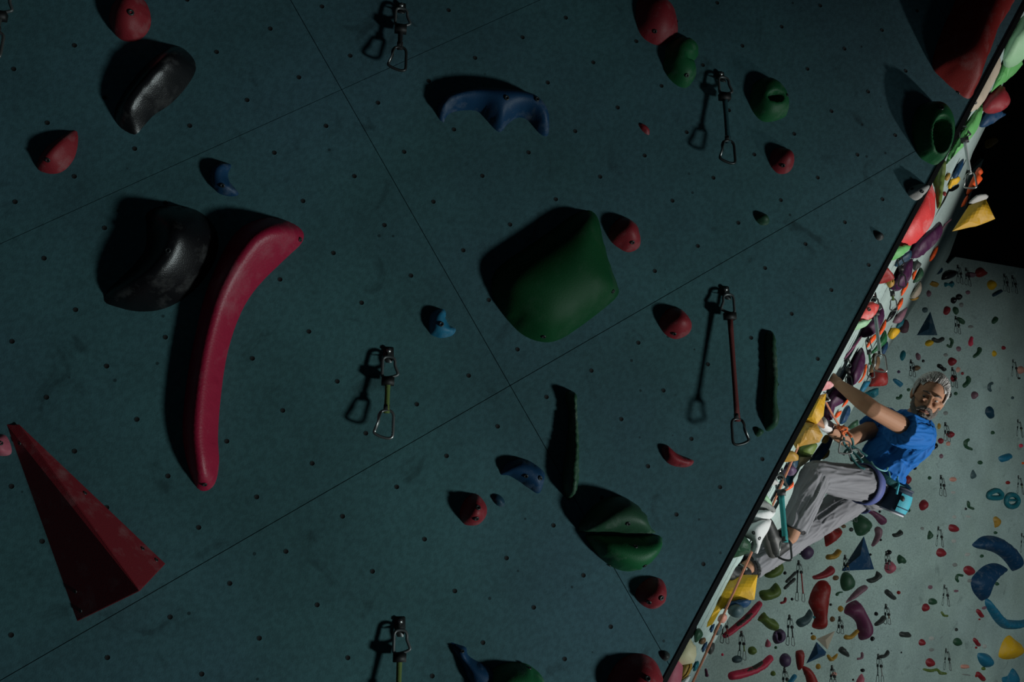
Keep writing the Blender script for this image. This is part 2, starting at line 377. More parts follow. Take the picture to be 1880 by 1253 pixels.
# ------------------------------------------------------------------ quickdraws
M_GREYSTEEL = plain('grey_steel', (.12, .13, .13), .45, .5)
def carabiner_pts(L, w, gate_side=1, n=28):
    """D-shaped loop hanging down from z=0 to z=-L: narrow top, wide slanted bottom"""
    c = [(-.30 * w, -.04 * L), (0, 0), (.32 * w, -.05 * L), (.48 * w, -.2 * L), (.5 * w, -.42 * L), (.72 * w, -.74 * L), (.70 * w, -.84 * L), (.35 * w, -.94 * L), (-.1 * w, -1.0 * L), (-.36 * w, -.97 * L), (-.45 * w, -.86 * L), (-.45 * w, -.5 * L), (-.44 * w, -.18 * L)]
    pts = crom([Vector((x * gate_side, z)) for x, z in c], 3 if n > 20 else 1)
    return [Vector((p.x, 0, p.y)) for p in pts]
def quickdraw(label, anchor, plane, length, slingcol, slingmat=None, hang=(0, 0), gate=1, lod=1, group=None, lower_metal=None, cat='quickdraw', wide=1.0):
    """hanger + bolt on the wall, upper carabiner, rubber keeper, sling, lower carabiner; hangs plumb. anchor = world point on the wall"""
    root = empty('quickdraw', anchor, label, cat, group)
    n = plane.n if plane is not FACE else (CAM - anchor); out = Vector((n.x, n.y, 0)).normalized(); side = Vector((0, 0, 1)).cross(out) * -1
    R = Matrix(((side.x, -out.x, 0), (side.y, -out.y, 0), (side.z, -out.z, 1)))     # local: x side, -y away from the wall, z up
    def add(name, vf, mat, par=root):
        V = [R @ Vector(v) for v in vf[0]]; return link(name, mesh_from(name, V, vf[1]), mat, par)
    sg = 8 if lod else 5
    # hanger plate: a bent steel plate standing off the wall, with its eye
    pl = [(-.017, -.002, .022), (.017, -.002, .022), (.019, -.004, -.012), (.010, -.030, -.040), (-.010, -.030, -.040), (-.019, -.004, -.012)]
    if not lod: pl = [(x * .62, y * .8, z) for x, y, z in pl]
    pl2 = [(x, y - .004, z) for x, y, z in pl]
    hb = add('hanger', (pl + pl2, [(0, 1, 2, 5), (5, 2, 3, 4), (11, 8, 7, 6), (10, 9, 8, 11), (0, 6, 7, 1), (1, 7, 8, 2), (2, 8, 9, 3), (3, 9, 10, 4), (4, 10, 11, 5), (5, 11, 6, 0)]), M_DARKSTEEL)
    V, F = tube([(0, -.004, .008), (0, -.018, .008)], .009, 6); bo = add('bolt', (V, F), M_STEEL, hb)
    eye = Vector((0, -.030, -.030))
    cl = .095 if length > .22 else length * .36
    low = eye + Vector((hang[0], -hang[1], 0))
    top_p = [eye + p * 1 + Vector((0, 0, .012)) for p in carabiner_pts(cl * .78, .045 if lod else .026, -gate, 30 if lod else 10)]
    add('upper_carabiner', tube(top_p, .0052 if lod else .0034, sg, True), M_GREYSTEEL if lod else M_DARKSTEEL)
    z1 = -.012 - cl * .62
    s0 = eye + Vector((0, 0, z1)); send = eye + Vector((hang[0], -hang[1], -(length - .03 - cl)))
    dirv = (send - s0).normalized()
    add('rubber_keeper', merge(boxvf(s0 + dirv * .004, .042 if lod else .026, .026 if lod else .02, .026)), M_RUBBER)
    wd = (.02 if lod else .014) * wide
    ks = 7; V = []; F = []
    for k in range(ks + 1):
        t = k / ks; p = s0.lerp(send, t); ww = wd * (1 - .18 * math.sin(math.pi * t)) / 2; tw = .25 * math.sin(2.6 * t)
        for (a, b) in ((-1, -.0035), (1, -.0035), (1, .0035), (-1, .0035)):
            V.append(p + Vector((a * ww * math.cos(tw) - b * math.sin(tw), b * math.cos(tw) + a * ww * math.sin(tw), 0)))
    for k in range(ks):
        for q in range(4): F.append((k * 4 + q, k * 4 + (q + 1) % 4, k * 4 + 4 + (q + 1) % 4, k * 4 + 4 + q))
    F += [(3, 2, 1, 0), (ks * 4, ks * 4 + 1, ks * 4 + 2, ks * 4 + 3)]
    sl = add('sling', (V, F), slingmat or plain('webbing_' + slingcol, PAL[slingcol], .8, bump=.4, bscale=400))
    if lod: add('stitching', merge(boxvf(send + Vector((0, 0, .02)), wd * 1.05, .0085, .018)), plain('dark_stitching', (.02, .02, .02), .8), sl)
    lp = [send + Vector((0, 0, .010)) + p for p in carabiner_pts(cl, .052 if lod else .034, gate, 30 if lod else 10)]
    lc = add('lower_carabiner', tube(lp, .0052 if lod else .0038, sg, True), lower_metal or (M_STEEL if lod else M_GREYSTEEL))
    if lod: add('gate', tube([lp[2 * 3] + Vector((0, -.004, 0)), lp[5 * 3] + Vector((0, -.004, 0))], .003, 6), M_STEEL, lc)
    return root
# ------------------------------------------------------------------ holds on the near wall
H = 'climbing hold'; VOL = 'climbing volume'
def nh(name, label, col, h, outline, **k):
    if name == 'knob_hold' or name == 'round_hold': k.setdefault('ridge', .3); k.setdefault('prof', 1.8); h *= 1.15
    return hold(name, label, k.pop('cat', H), col, NEAR, outline, h * .78, **k)
GR = 'holds on the dark near wall'
nh('round_hold', 'round crimson hold with a central bolt hole cut off by the top edge', 'red', .085, [(196, 20), (202, 48), (220, 66), (245, 69), (263, 58), (274, 38), (272, 12), (260, -10), (236, -20), (212, -12)], bolts=[(240, 25)], res=13, prof=2.2, rim=.9)
nh('ridged_black_hold', 'glossy black ridged hold below the round crimson one', 'black', .15, [(241, 239), (210, 220), (205, 190), (232, 143), (272, 99), (317, 72), (349, 92), (356, 119), (336, 153), (307, 183), (277, 203), (257, 225)], res=15, ridge=.6, rough=.0015, prof=1.6)
nh('pointed_red_hold', 'small red pointed hold with chalk smears near the left edge', 'red', .085, [(62, 302), (76, 270), (107, 245), (134, 233), (140, 244), (136, 277), (124, 299), (106, 313), (82, 314)], res=12, ridge=.6, bolts=[(90, 292)], boltr=.006)
nh('small_blue_hook', 'small blue hook-shaped hold above the long crimson sausage', 'blue', .06, [(383, 326), (388, 305), (402, 297), (424, 299), (418, 315), (421, 331), (438, 353), (421, 358), (397, 350)], res=12, bolts=[(410, 341)], boltr=.006)
nh('half_moon_hold', 'big glossy black half-moon hold left of the crimson sausage', 'black', .2, [(262, 381), (299, 367), (356, 376), (391, 409), (397, 450), (377, 497), (341, 536), (297, 561), (247, 567), (198, 556), (181, 546), (193, 522), (232, 485), (258, 450), (262, 411)], res=18, ridge=.55, prof=1.7, rim=1, bolts=[(310, 462)], boltr=.007)
nh('sausage_hold', 'long curved crimson sausage-shaped hold', 'crimson', .175, [(556, 418), (553, 440), (522, 470), (472, 520), (440, 570), (416, 640), (403, 720), (397, 800), (399, 850), (391, 890), (372, 904), (354, 893), (336, 840), (330, 780), (339, 690), (354, 610), (374, 530), (406, 455), (440, 410), (490, 391), (532, 400)], res=26, prof=1.6, ridge=.45, sil=.4, bolts=[(546, 428), (372, 888)], boltr=.006)
nh('grooved_hold', 'small grooved red hold at the left edge above the triangle volume', 'rose', .05, [(-22, 812), (-8, 798), (8, 800), (17, 818), (18, 833), (6, 838), (-12, 834)], res=9, bolts=[(2, 815)], boltr=.005)
# triangular plywood volume: three faces meeting at a blunt raised tip
def volume(name, label, col, plane, base, tops, faces, bolts=(), flat=True, group=None, cat=VOL, tilt=None):
    B = [plane.hit(x, y) for x, y in base]; T = [plane.hit(x, y, h) for x, y, h in tops]; A = B + T
    c = sum(B, Vector()) / len(B)
    V = [((p - c).dot(plane.x), (p - c).dot(plane.y), (p - c).dot(plane.n)) for p in A]
    bm = bmesh.new(); vv = [bm.verts.new(v) for v in V]
    for f in faces: bm.faces.new([vv[i] for i in f])
    bmesh.ops.recalc_face_normals(bm, faces=bm.faces[:])
    up = sum((f.normal.z * f.calc_area() for f in bm.faces), 0)
    if up < 0: bmesh.ops.reverse_faces(bm, faces=bm.faces[:])
    try: bmesh.ops.bevel(bm, geom=[e for e in bm.edges if not e.is_boundary], offset=.0035, segments=2, profile=.6, affect='EDGES')
    except Exception: pass
    m = bpy.data.meshes.new(name); bm.to_mesh(m); bm.free()
    o = link(name, m, hm(col) if isinstance(col, str) else col, smooth=False); o.matrix_world = frame_mat(c, plane.x, plane.y, plane.n); tag(o, label, cat, group)
    for (px, py, hh) in bolts:
        q = plane.hit(px, py, hh) - c; q = Vector((q.dot(plane.x), q.dot(plane.y), q.dot(plane.n)))
        ok, l, nn, _ = o.closest_point_on_mesh(q)
        b = link('bolt', bolt_mesh(.005), None, o); b.rotation_euler = nn.to_track_quat('Z', 'Y').to_euler(); b.location = l
    return o
volume('triangle_volume', 'large crimson triangular volume at lower left', 'red', NEAR, [(12, 779), (304, 1036), (142, 1142)], [(257, 1086, .2), (34, 782, .012)], [(0, 4, 3, 2), (0, 1, 3, 4), (1, 2, 3)], bolts=[(34, 815, .02), (155, 907, .03), (263, 1007, .03), (286, 1030, .02), (135, 1088, .03), (148, 1122, .02)])
nh('cloud_hold', 'wide blue hold with a scalloped lower edge at top centre', 'blue', .13, [(815, 221), (824, 204), (845, 196), (878, 196), (896, 212), (912, 230), (924, 235), (937, 220), (958, 208), (978, 217), (993, 236), (1007, 244), (1013, 235), (1012, 204), (996, 179), (973, 166), (927, 158), (866, 158), (825, 168), (804, 189)], res=19, sub=3, bolts=[(928, 184), (983, 185)], boltr=.007)
nh('round_hold', 'round dark red hold above the two-lobed green hold', 'red', .085, [(1250, 36), (1249, 56), (1234, 72), (1212, 77), (1187, 64), (1174, 41), (1172, 10), (1180, -10), (1222, -14), (1243, 8)], res=12, bolts=[(1206, 56)], boltr=.006)
nh('lobed_hold', 'two-lobed dark green hold below the dark red one at top', 'green', .085, [(1225, 97), (1230, 77), (1253, 61), (1279, 71), (1288, 92), (1280, 108), (1284, 120), (1281, 138), (1266, 156), (1248, 152), (1230, 135), (1222, 114)], res=13, pockets=[(1274, 104, 12, 5, .03)], bolts=[(1262, 140)], boltr=.006)
nh('pocket_hold', 'green hold with a round finger pocket right of the hanging draw', 'green', .095, [(1385, 166), (1391, 147), (1410, 137), (1432, 145), (1447, 164), (1453, 180), (1452, 205), (1439, 214), (1420, 219), (1405, 217), (1392, 205), (1383, 187)], res=16, pockets=[(1424, 178, 12, 8, .06)], bolts=[(1444, 176)], boltr=.005)
nh('knob_hold', 'small red knob below the green pocket hold', 'red', .075, [(1424, 272), (1440, 266), (1455, 271), (1464, 284), (1463, 301), (1454, 313), (1440, 316), (1429, 311), (1418, 294)], res=11, bolts=[(1441, 301)], boltr=.006)
nh('chip_hold', 'tiny red chip-shaped foothold left of the teal draw', 'red', .025, [(1172, 225), (1185, 227), (1194, 237), (1193, 248), (1181, 240)], res=6)
nh('shell_volume', 'large glossy green shell-shaped hold at centre', hold_mat('hold_shell_green', (.004, .055, .016), rough=.62, spec=.2, chalk=.04, scale=8, bump=.15), .17, [(905, 516), (909, 547), (937, 588), (968, 616), (1004, 627), (1034, 621), (1070, 598), (1111, 567), (1140, 540), (1139, 519), (1126, 485), (1113, 439), (1104, 398), (1087, 381), (1058, 389), (1025, 412), (985, 440), (940, 470), (914, 492)], res=20, prof=1.8, sil=.25, bolts=[(1008, 614), (1132, 527), (935, 418)][:2], boltr=.006)
nh('knob_hold', 'round red knob at the right shoulder of the big green shell hold', 'red', .09, [(1125, 414), (1148, 394), (1172, 407), (1182, 434), (1178, 452), (1159, 460), (1138, 450), (1123, 434)], res=11, bolts=[(1161, 444)], boltr=.006)
nh('foothold', 'small dark green foothold below the small red knob', 'dgreen', .045, [(1388, 396), (1404, 389), (1415, 400), (1413, 411), (1398, 411)], res=7)
nh('foothold', 'tiny dark foothold with a pale lower rim close to the arete', 'char', .03, [(1607, 424), (1618, 424), (1626, 434), (1620, 441), (1610, 438)], res=6)
nh('grey_hold', 'small pale grey hold with three holes at the arete', 'lgrey', .065, [(1672, 352), (1678, 341), (1694, 335), (1708, 338), (1709, 346), (1699, 359), (1689, 366), (1679, 362)], res=10, bolts=[(1692, 352), (1699, 341), (1681, 345)], boltr=.005)
nh('ring_hold', 'big dark green hold with a deep oval cavity at the arete', 'green', .13, [(1688, 202), (1699, 187), (1720, 184), (1738, 200), (1748, 223), (1750, 248), (1744, 276), (1730, 298), (1712, 294), (1695, 281), (1685, 252), (1683, 224)], res=28, prof=2.2, smooth=9, pockets=[(1730, 246, 13, 24, .12)], bolts=[(1724, 201)], sil=.3)
nh('horn_volume', 'huge dark red horn-shaped hold in the top right corner', 'darkred', .2, [(1723, 114), (1743, 139), (1765, 159), (1788, 175), (1800, 165), (1806, 134), (1821, 94), (1840, 49), (1868, 0), (1890, -40), (1800, -60), (1758, 10), (1733, 70)], res=17, prof=1.6, sil=.25, bolts=[(1790, 159), (1772, 147)][:1], boltr=.006)
nh('knob_hold', 'round red knob between the green shell hold and the long red draw', 'red', .09, [(1217, 583), (1234, 564), (1254, 564), (1269, 577), (1277, 594), (1271, 611), (1250, 621), (1232, 616), (1218, 600)], res=11, bolts=[(1243, 610)], boltr=.006)
nh('fin_hold', 'tall thin dark green fin right of the long red draw', 'dgreen', .07, [(1417, 607), (1430, 607), (1432, 634), (1436, 695), (1434, 734), (1439, 758), (1437, 781), (1428, 789), (1418, 792), (1413, 780), (1410, 748), (1412, 720), (1415, 678), (1413, 630)], res=15, sil=.8, prof=2, sub=3)
nh('foothold', 'tiny dark foothold at the bottom end of the right-hand green fin', 'dgreen', .03, [(1387, 783), (1397, 786), (1406, 793), (1395, 803), (1388, 798)], res=6)
nh('crescent_hold', 'red crescent foothold below the long red draw', 'red', .05, [(1217, 823), (1227, 817), (1243, 831), (1262, 840), (1277, 846), (1273, 855), (1258, 859), (1236, 855), (1223, 844)], res=11)
nh('cup_hold', 'small blue cup-shaped hold with a bolt left of the green shell hold', 'lblue', .06, [(789, 608), (790, 579), (802, 567), (818, 567), (822, 585), (827, 597), (839, 603), (832, 615), (812, 620), (797, 616)], res=12, pockets=[(826, 580, 10, 12, .02)], bolts=[(810, 598)], boltr=.007)
nh('fin_hold', 'tall knobbly green fin above the split green dome', 'dgreen', .1, [(1050, 716), (1065, 722), (1067, 767), (1070, 834), (1069, 881), (1064, 908), (1052, 921), (1042, 901), (1041, 868), (1046, 834), (1050, 800), (1052, 755), (1046, 730)], res=17, sil=.8, rough=.0025, prof=2, sub=3)
nh('blue_wedge_hold', 'blue wedge-shaped hold above the split green dome', 'blue', .075, [(921, 872), (930, 852), (948, 843), (972, 845), (1000, 865), (1003, 880), (993, 907), (974, 898), (954, 884), (936, 874)], res=12, bolts=[(967, 873), (990, 879)], boltr=.006)
nh('knob_hold', 'round red knob below the blue wedge hold with a bolt in its middle', 'red', .085, [(853, 963), (846, 943), (856, 918), (876, 907), (895, 927), (896, 948), (883, 964), (868, 967)], res=11, bolts=[(876, 932), (874, 953)], boltr=.007)
nh('foothold', 'tiny dark blue foothold beside the red knob under the blue wedge', 'navy', .03, [(902, 907), (918, 909), (928, 921), (925, 932), (911, 927)], res=6)
sd = empty('split_dome_hold', NEAR.hit(1145, 982), 'large green dome hold split across the middle by a slot', H)
for nm, ol, h, pk, bl in (('lower_lobe', [(1082, 983), (1120, 984), (1170, 985), (1220, 986), (1221, 1003), (1209, 1026), (1188, 1046), (1161, 1053), (1134, 1046), (1111, 1029), (1092, 1006)], .11, (), [(1166, 1005), (1132, 1040), (1183, 1040)]),
                          ('upper_lobe', [(1069, 978), (1080, 951), (1104, 925), (1134, 912), (1161, 917), (1188, 940), (1199, 966), (1215, 982), (1170, 983), (1120, 981)], .13, (), [(1149, 963)])):
    o = hold(nm, '', H, 'green' if nm[0] == 'l' else 'dgreen', NEAR, ol, h, bl, res=15, sub=3, parent=sd, boltr=.006); mw = o.matrix_world.copy(); o.parent = sd; o.matrix_parent_inverse = Matrix.Translation(-sd.location)  # upper lobe's partial shade is put into its colour as a darker green
nh('knob_hold', 'round red knob with two bolt holes below the split green dome', 'red', .085, [(1172, 1100), (1177, 1080), (1198, 1063), (1220, 1066), (1230, 1085), (1227, 1108), (1210, 1121), (1190, 1118)], res=11, bolts=[(1213, 1096), (1194, 1106)], boltr=.007)
nh('knob_hold', 'large dark red knob cut off by the bottom edge beside the arete', 'red', .13, [(1118, 1280), (1128, 1242), (1150, 1215), (1181, 1205), (1207, 1215), (1221, 1236), (1226, 1262), (1204, 1300), (1140, 1300)], res=12, bolts=[(1188, 1248)], boltr=.008)
nh('foothold', 'tiny dark foothold at the arete above the bottom-edge red knob', 'char', .03, [(1213, 1198), (1224, 1196), (1233, 1205), (1226, 1216), (1217, 1212)], res=6)
nh('blue_tail_hold', 'dark blue hold with a pointed tail at the bottom edge', 'blue', .07, [(826, 1182), (846, 1187), (858, 1192), (861, 1205), (876, 1216), (902, 1228), (915, 1250), (900, 1275), (868, 1262), (852, 1230), (842, 1212)], res=13, bolts=[(850, 1199)], boltr=.005)
nh('dome_hold', 'dark green dome cut off by the bottom edge beside the blue tail', 'green', .12, [(882, 1275), (895, 1245), (925, 1224), (962, 1221), (990, 1236), (1005, 1258), (1004, 1290), (890, 1300)], res=12, bolts=[(978, 1236)], boltr=.005)
# draws on the near wall
def qd(px, py, label, L, colr, gate=1, metal=None, sm=None): return quickdraw(label, NEAR.hit(px, py), NEAR, L, colr, sm, gate=gate, lower_metal=metal, group=None)
qd(736, 17, 'short dark quickdraw hanging left of the blue scalloped hold', .285, 'black', metal=M_DARKSTEEL)
qd(713, 650, 'short quickdraw with a yellow-green sling left of centre', .31, 'olive', 1)
qd(1321, 142, 'long quickdraw with a teal sling left of the green pocket hold', .40, 'teal', 1, M_DARKSTEEL, plain('webbing_dark_teal', (.006, .05, .06), .8, bump=.4, bscale=400))
M_OXBLOOD = plain('webbing_oxblood', (.11, .012, .01), .8, bump=.4, bscale=400)
qd(1330, 537, 'longest quickdraw with a dark red sling above the red crescent', .60, 'darkred', -1, M_DARKSTEEL, M_OXBLOOD)
qd(734, 1146, 'quickdraw with an olive sling cut off by the bottom edge', .34, 'olive')
qd(14, -10, 'dark quickdraw cut off in the top left corner', .27, 'char')
# ------------------------------------------------------------------ holds on the overhanging face round the arete (seen from the side)
FU = lo_dir; FV = FACE.n.cross(FU).normalized()
def chold(name, label, col, outline, thick, cat=H, s=None, prof=2.0, sub=3, res=9, sharp=False, bolts=(), parent=None, rim=1.0, ridge=0.0):
    """outline = the hold's profile as seen along the wall; thick = half width along the wall's depth. The hold stands on the face."""
    bx, by = min(outline, key=lambda p: p[0] - edge_px(p[1], 0)); ss = (bx - edge_px(by, 0)) if s is None else s
    if s is not None and s <= 3: outline = [(x - 18, y) if x - edge_px(y, 0) < 7 else (x, y) for x, y in outline]
    if s is not None and s <= 3: ss = -11
    b = FACE.hit(edge_px(by, max(ss, -12)), by); pl = Plane(b, FV)
    P3 = [pl.hit(x, y) for x, y in outline]; c = sum(P3, Vector()) / len(P3)
    P2 = [Vector(((p - c).dot(pl.x), (p - c).dot(pl.y))) for p in P3]
    if not sharp: P2 = crom(P2, sub)
    V, F = inflate2d(P2, thick, res, prof, rim, double=True, ridge=ridge)
    o = link(name, mesh_from(name, V, F), hm(col) if isinstance(col, str) else col, smooth=not sharp)
    o.matrix_world = frame_mat(c, pl.x, pl.y, pl.n)
    if parent is None: tag(o, label, cat)
    for (px, py) in bolts:
        q = pl.hit(px, py, thick * .8) - c; q = Vector((q.dot(pl.x), q.dot(pl.y)))
        v = min((v for v in o.data.vertices if v.co.z > 0), key=lambda v: (v.co.x - q.x) ** 2 + (v.co.y - q.y) ** 2)
        bb = link('bolt', bolt_mesh(.007), None, o); bb.rotation_euler = v.normal.to_track_quat('Z', 'Y').to_euler(); bb.location = v.co
    return o
C = chold
C('green_volume', 'big pale green rounded volume cut off by the right edge', 'pgreen', [(1843, 110), (1847, 76), (1856, 56), (1870, 41), (1888, 42), (1892, 75), (1888, 99), (1866, 107)], .16, VOL)
C('green_plate', 'mid green angular plate under the pale green volume', 'lgreen', [(1819, 170), (1838, 120), (1867, 106), (1878, 118), (1848, 144)], .1, sharp=True)
C('beige_lens_hold', 'long beige lens-shaped hold lying along the arete', 'beige', [(1773, 216), (1790, 179), (1814, 139), (1838, 88), (1846, 75), (1848, 89), (1838, 121), (1820, 161), (1801, 193), (1786, 210)], .09, s=1, bolts=[(1793, 188)])
C('red_block_hold', 'red blunt hold jutting into the dark below the green plate', 'red', [(1803, 203), (1809, 180), (1832, 157), (1851, 174), (1855, 187), (1844, 201), (1822, 205)], .08)
C('blue_beak_hold', 'blue beak-shaped hold under the red blunt hold', 'blue', [(1798, 233), (1805, 209), (1823, 203), (1847, 209), (1837, 217), (1819, 228)], .06)
C('green_ridge_hold', 'long bright green ridge hold below the beige lens', 'lgreen', [(1803, 191), (1803, 212), (1794, 238), (1779, 258), (1766, 272), (1750, 288), (1736, 303), (1742, 282), (1758, 256), (1776, 222), (1790, 204)], .1)
C('small_red_hold', 'tiny red hold tucked under the tip of the beige lens', 'red', [(1770, 224), (1774, 216), (1782, 214), (1780, 222), (1774, 228)], .03, s=2, res=6)
C('green_fin', 'hanging dark olive fin right of the pale grey arete hold', 'olive', [(1713, 332), (1724, 300), (1736, 295), (1736, 316), (1732, 347), (1728, 374), (1721, 384), (1718, 366), (1715, 344)], .05)
C('blue_leaf_hold', 'slim blue leaf-shaped hold beside the twin white cords', 'blue', [(1748, 325), (1755, 305), (1769, 291), (1767, 308), (1757, 326)], .04, res=7)
C('yellow_flower_hold', 'yellow flower-shaped hold below the slim blue leaf', 'byellow', [(1740, 345), (1743, 332), (1750, 330), (1755, 325), (1763, 329), (1757, 338), (1751, 339), (1746, 346)], .05, res=7)
C('yellow_round_hold', 'small dull yellow knob left of the flower-shaped hold', 'gold', [(1734, 330), (1738, 319), (1745, 319), (1742, 330)], .03, res=6)
C('dark_hook_hold', 'black hook hold under the yellow flower-shaped hold', 'char', [(1742, 350), (1750, 343), (1760, 338), (1760, 344), (1752, 350), (1744, 352)], .03, res=6)
C('maroon_button', 'tiny maroon button hold right of the olive fin', 'darkred', [(1731, 358), (1732, 352), (1737, 354), (1736, 360)], .02, res=6)
C('orange_tufa', 'bright orange notched hold high on the lit strip', 'orange', [(1774, 359), (1777, 345), (1785, 327), (1797, 307), (1805, 316), (1800, 323), (1804, 329), (1794, 341), (1785, 350)], .05, s=36)
C('orange_tail', 'short orange tail hold above the yellow volume', 'orange', [(1764, 380), (1770, 366), (1777, 358), (1777, 366), (1771, 377)], .03, res=6, s=34)
C('yellow_volume', 'yellow five-sided volume beside the black roof', 'yellow', [(1748, 425), (1768, 394), (1779, 377), (1810, 366), (1827, 402), (1800, 413)], .12, VOL, sharp=True, ridge=.8, s=34)
C('grey_cap_hold', 'pale grey cap hold resting above the yellow volume', 'lgrey', [(1778, 373), (1791, 361), (1813, 358), (1811, 366), (1791, 372)], .05, res=7, s=36)
C('red_dome', 'big coral red dome bulging from the arete', hold_mat('hold_coral', (.62, .05, .05), rough=.5, chalk=.5, scale=6), [(1645, 460), (1664, 419), (1686, 374), (1708, 333), (1715, 350), (1717, 372), (1716, 394), (1709, 414), (1694, 433), (1671, 449)], .16, s=1)
C('purple_tufa', 'upper large purple tufa below the coral red dome', 'purple', [(1672, 475), (1674, 452), (1689, 437), (1707, 423), (1724, 407), (1731, 419), (1727, 435), (1712, 453), (1694, 467)], .1)
C('mauve_bar', 'thin mauve bar running up beside the purple tufa', 'mauve', [(1727, 424), (1733, 412), (1745, 402), (1747, 404), (1738, 412), (1731, 422)], .02, res=7)
C('green_slug_hold', 'small bright green slug-shaped hold below the coral dome', 'lgreen', [(1639, 478), (1642, 465), (1654, 458), (1669, 451), (1671, 456), (1664, 463), (1652, 472), (1643, 480)], .05, s=2)
C('dark_slug_hold', 'charcoal slug-shaped hold under the bright green one', 'navy', [(1642, 487), (1651, 476), (1671, 460), (1674, 464), (1672, 474), (1661, 481), (1647, 489)], .05)
C('purple_tufa', 'second large purple tufa beside the yellow knob with a draw', 'purple', [(1634, 531), (1642, 512), (1648, 494), (1657, 485), (1675, 475), (1675, 497), (1672, 509), (1664, 523), (1654, 530)], .1)
C('maroon_cone', 'maroon cone-shaped hold at the arete under a short draw', 'darkred', [(1610, 524), (1620, 503), (1629, 485), (1634, 489), (1639, 505), (1641, 513), (1630, 514), (1618, 519)], .08, s=1)
C('yellow_round_hold', 'pale yellow round knob at the tip of the maroon cone', 'gold', [(1627, 522), (1629, 513), (1637, 510), (1642, 516), (1641, 524), (1634, 528)], .04, res=7)
C('spiky_hold', 'dark spiky hold between the purple tufas', 'char', [(1675, 489), (1675, 479), (1680, 481), (1684, 476), (1687, 482), (1692, 484), (1689, 491), (1679, 497)], .04, sub=2, res=8)
C('dark_leaf_hold', 'dark green leaf-shaped hold right of the second purple tufa', 'dgreen', [(1676, 520), (1681, 507), (1690, 491), (1696, 502), (1690, 514)], .05, res=7)
ORN = ['orange tufa segment level with the upper purple tufa', 'tiny orange tufa segment beside the dark green leaf hold', 'orange tufa segment right of the hanging green draw', 'orange tufa segment above the black leaf hold', 'orange tufa segment beside the ornate red and white hold', 'orange tufa segment crossed by the long pale draw', 'thin coral orange edge on the purple leaf above the arm', 'orange scrap of tufa under the climber\'s forearm', 'orange scrap of tufa beside the rope knot']
for lb, ol, th in zip(ORN, ([(1706, 480), (1709, 468), (1715, 457), (1722, 451), (1722, 458), (1717, 470), (1711, 478)], [(1675, 513), (1675, 503), (1679, 498), (1684, 495), (1681, 505), (1678, 513)], [(1654, 544), (1655, 534), (1661, 524), (1668, 518), (1666, 528), (1659, 540)], [(1644, 570), (1648, 559), (1654, 549), (1658, 547), (1657, 558), (1651, 568)], [(1613, 616), (1615, 606), (1622, 592), (1627, 586), (1626, 600), (1619, 613)], [(1592, 639), (1592, 632), (1600, 619), (1608, 613), (1608, 622), (1599, 632)], [(1575, 703), (1583, 692), (1588, 671), (1592, 670), (1589, 688), (1581, 701)], [(1545, 748), (1551, 738), (1557, 729), (1557, 738), (1550, 746)], [(1532, 766), (1535, 759), (1545, 754), (1543, 762), (1534, 769)]), (.05, .03, .04, .04, .04, .04, .03, .03, .03)):
    C('orange_tufa', lb, 'orange', ol, th, res=7)
C('black_leaf_hold', 'black leaf-shaped hold below the orange tufas', 'black', [(1625, 593), (1633, 577), (1644, 565), (1646, 572), (1638, 585)], .04, res=7)
C('mauve_leaf_hold', 'greyish mauve leaf-shaped hold right of the black leaf', 'mauve', [(1638, 592), (1645, 579), (1657, 569), (1666, 565), (1660, 583), (1652, 593)], .05, res=7)
C('striped_shell_hold', 'beige striped shell hold right of the orange tufas', 'beige', [(1671, 543), (1678, 531), (1687, 518), (1691, 518), (1692, 533), (1686, 544), (1676, 548)], .06, res=8)
C('gold_lip_hold', 'dull gold lip under the beige striped shell hold', 'gold', [(1670, 548), (1676, 549), (1687, 545), (1684, 550), (1674, 552)], .03, res=6)
C('ornate_hold', 'ornate coral and white hold with a deep eye at the arete', hold_mat('hold_coral_white', (.6, .07, .06), rough=.5, chalk=.95, scale=19), [(1573, 598), (1579, 582), (1590, 560), (1601, 556), (1612, 558), (1611, 571), (1602, 583), (1587, 594)], .06, s=1, bolts=[(1596, 568)])
C('green_lip_hold', 'pale green lip under the ornate coral hold', 'pgreen', [(1567, 609), (1574, 595), (1585, 594), (1600, 585), (1598, 590), (1586, 601)], .05, s=2, res=7)
C('purple_tufa', 'third purple tufa wrapping behind the ornate coral hold', 'purple', [(1568, 623), (1575, 609), (1598, 588), (1612, 559), (1619, 560), (1624, 580), (1617, 600), (1606, 613), (1582, 619)], .08, s=12)
C('blue_leaf_hold', 'blue leaf hold at the arete below the pale green lip', 'lblue', [(1557, 625), (1567, 608), (1577, 605), (1571, 616), (1563, 625)], .04, s=2, res=7)
C('purple_strip', 'thin purple strip slanting below the third purple tufa', 'plum', [(1549, 660), (1553, 652), (1578, 620), (1581, 622), (1558, 653)], .02, res=8)
C('yellow_white_hold', 'small yellow and white hold at the arete above the hand', hold_mat('hold_yellow_white', (.5, .3, .04), chalk=.9, scale=30), [(1540, 657), (1551, 634), (1557, 643), (1553, 651)], .04, s=2, res=7)
C('purple_leaf_hold', 'big purple leaf-shaped hold above the raised forearm', 'purple', [(1555, 706), (1556, 686), (1565, 661), (1581, 638), (1588, 653), (1588, 669), (1583, 687), (1570, 706)], .09)
C('dark_teal_leaf', 'slim dark teal leaf left of the big purple leaf hold', 'slate', [(1541, 700), (1549, 686), (1557, 669), (1558, 676), (1552, 692), (1545, 702)], .03, res=7)
C('purple_tufa', 'lowest purple tufa behind the climber\'s raised forearm', 'purple', [(1514, 769), (1514, 752), (1518, 731), (1537, 708), (1557, 728), (1547, 741), (1533, 749), (1528, 771)], .08, s=8)
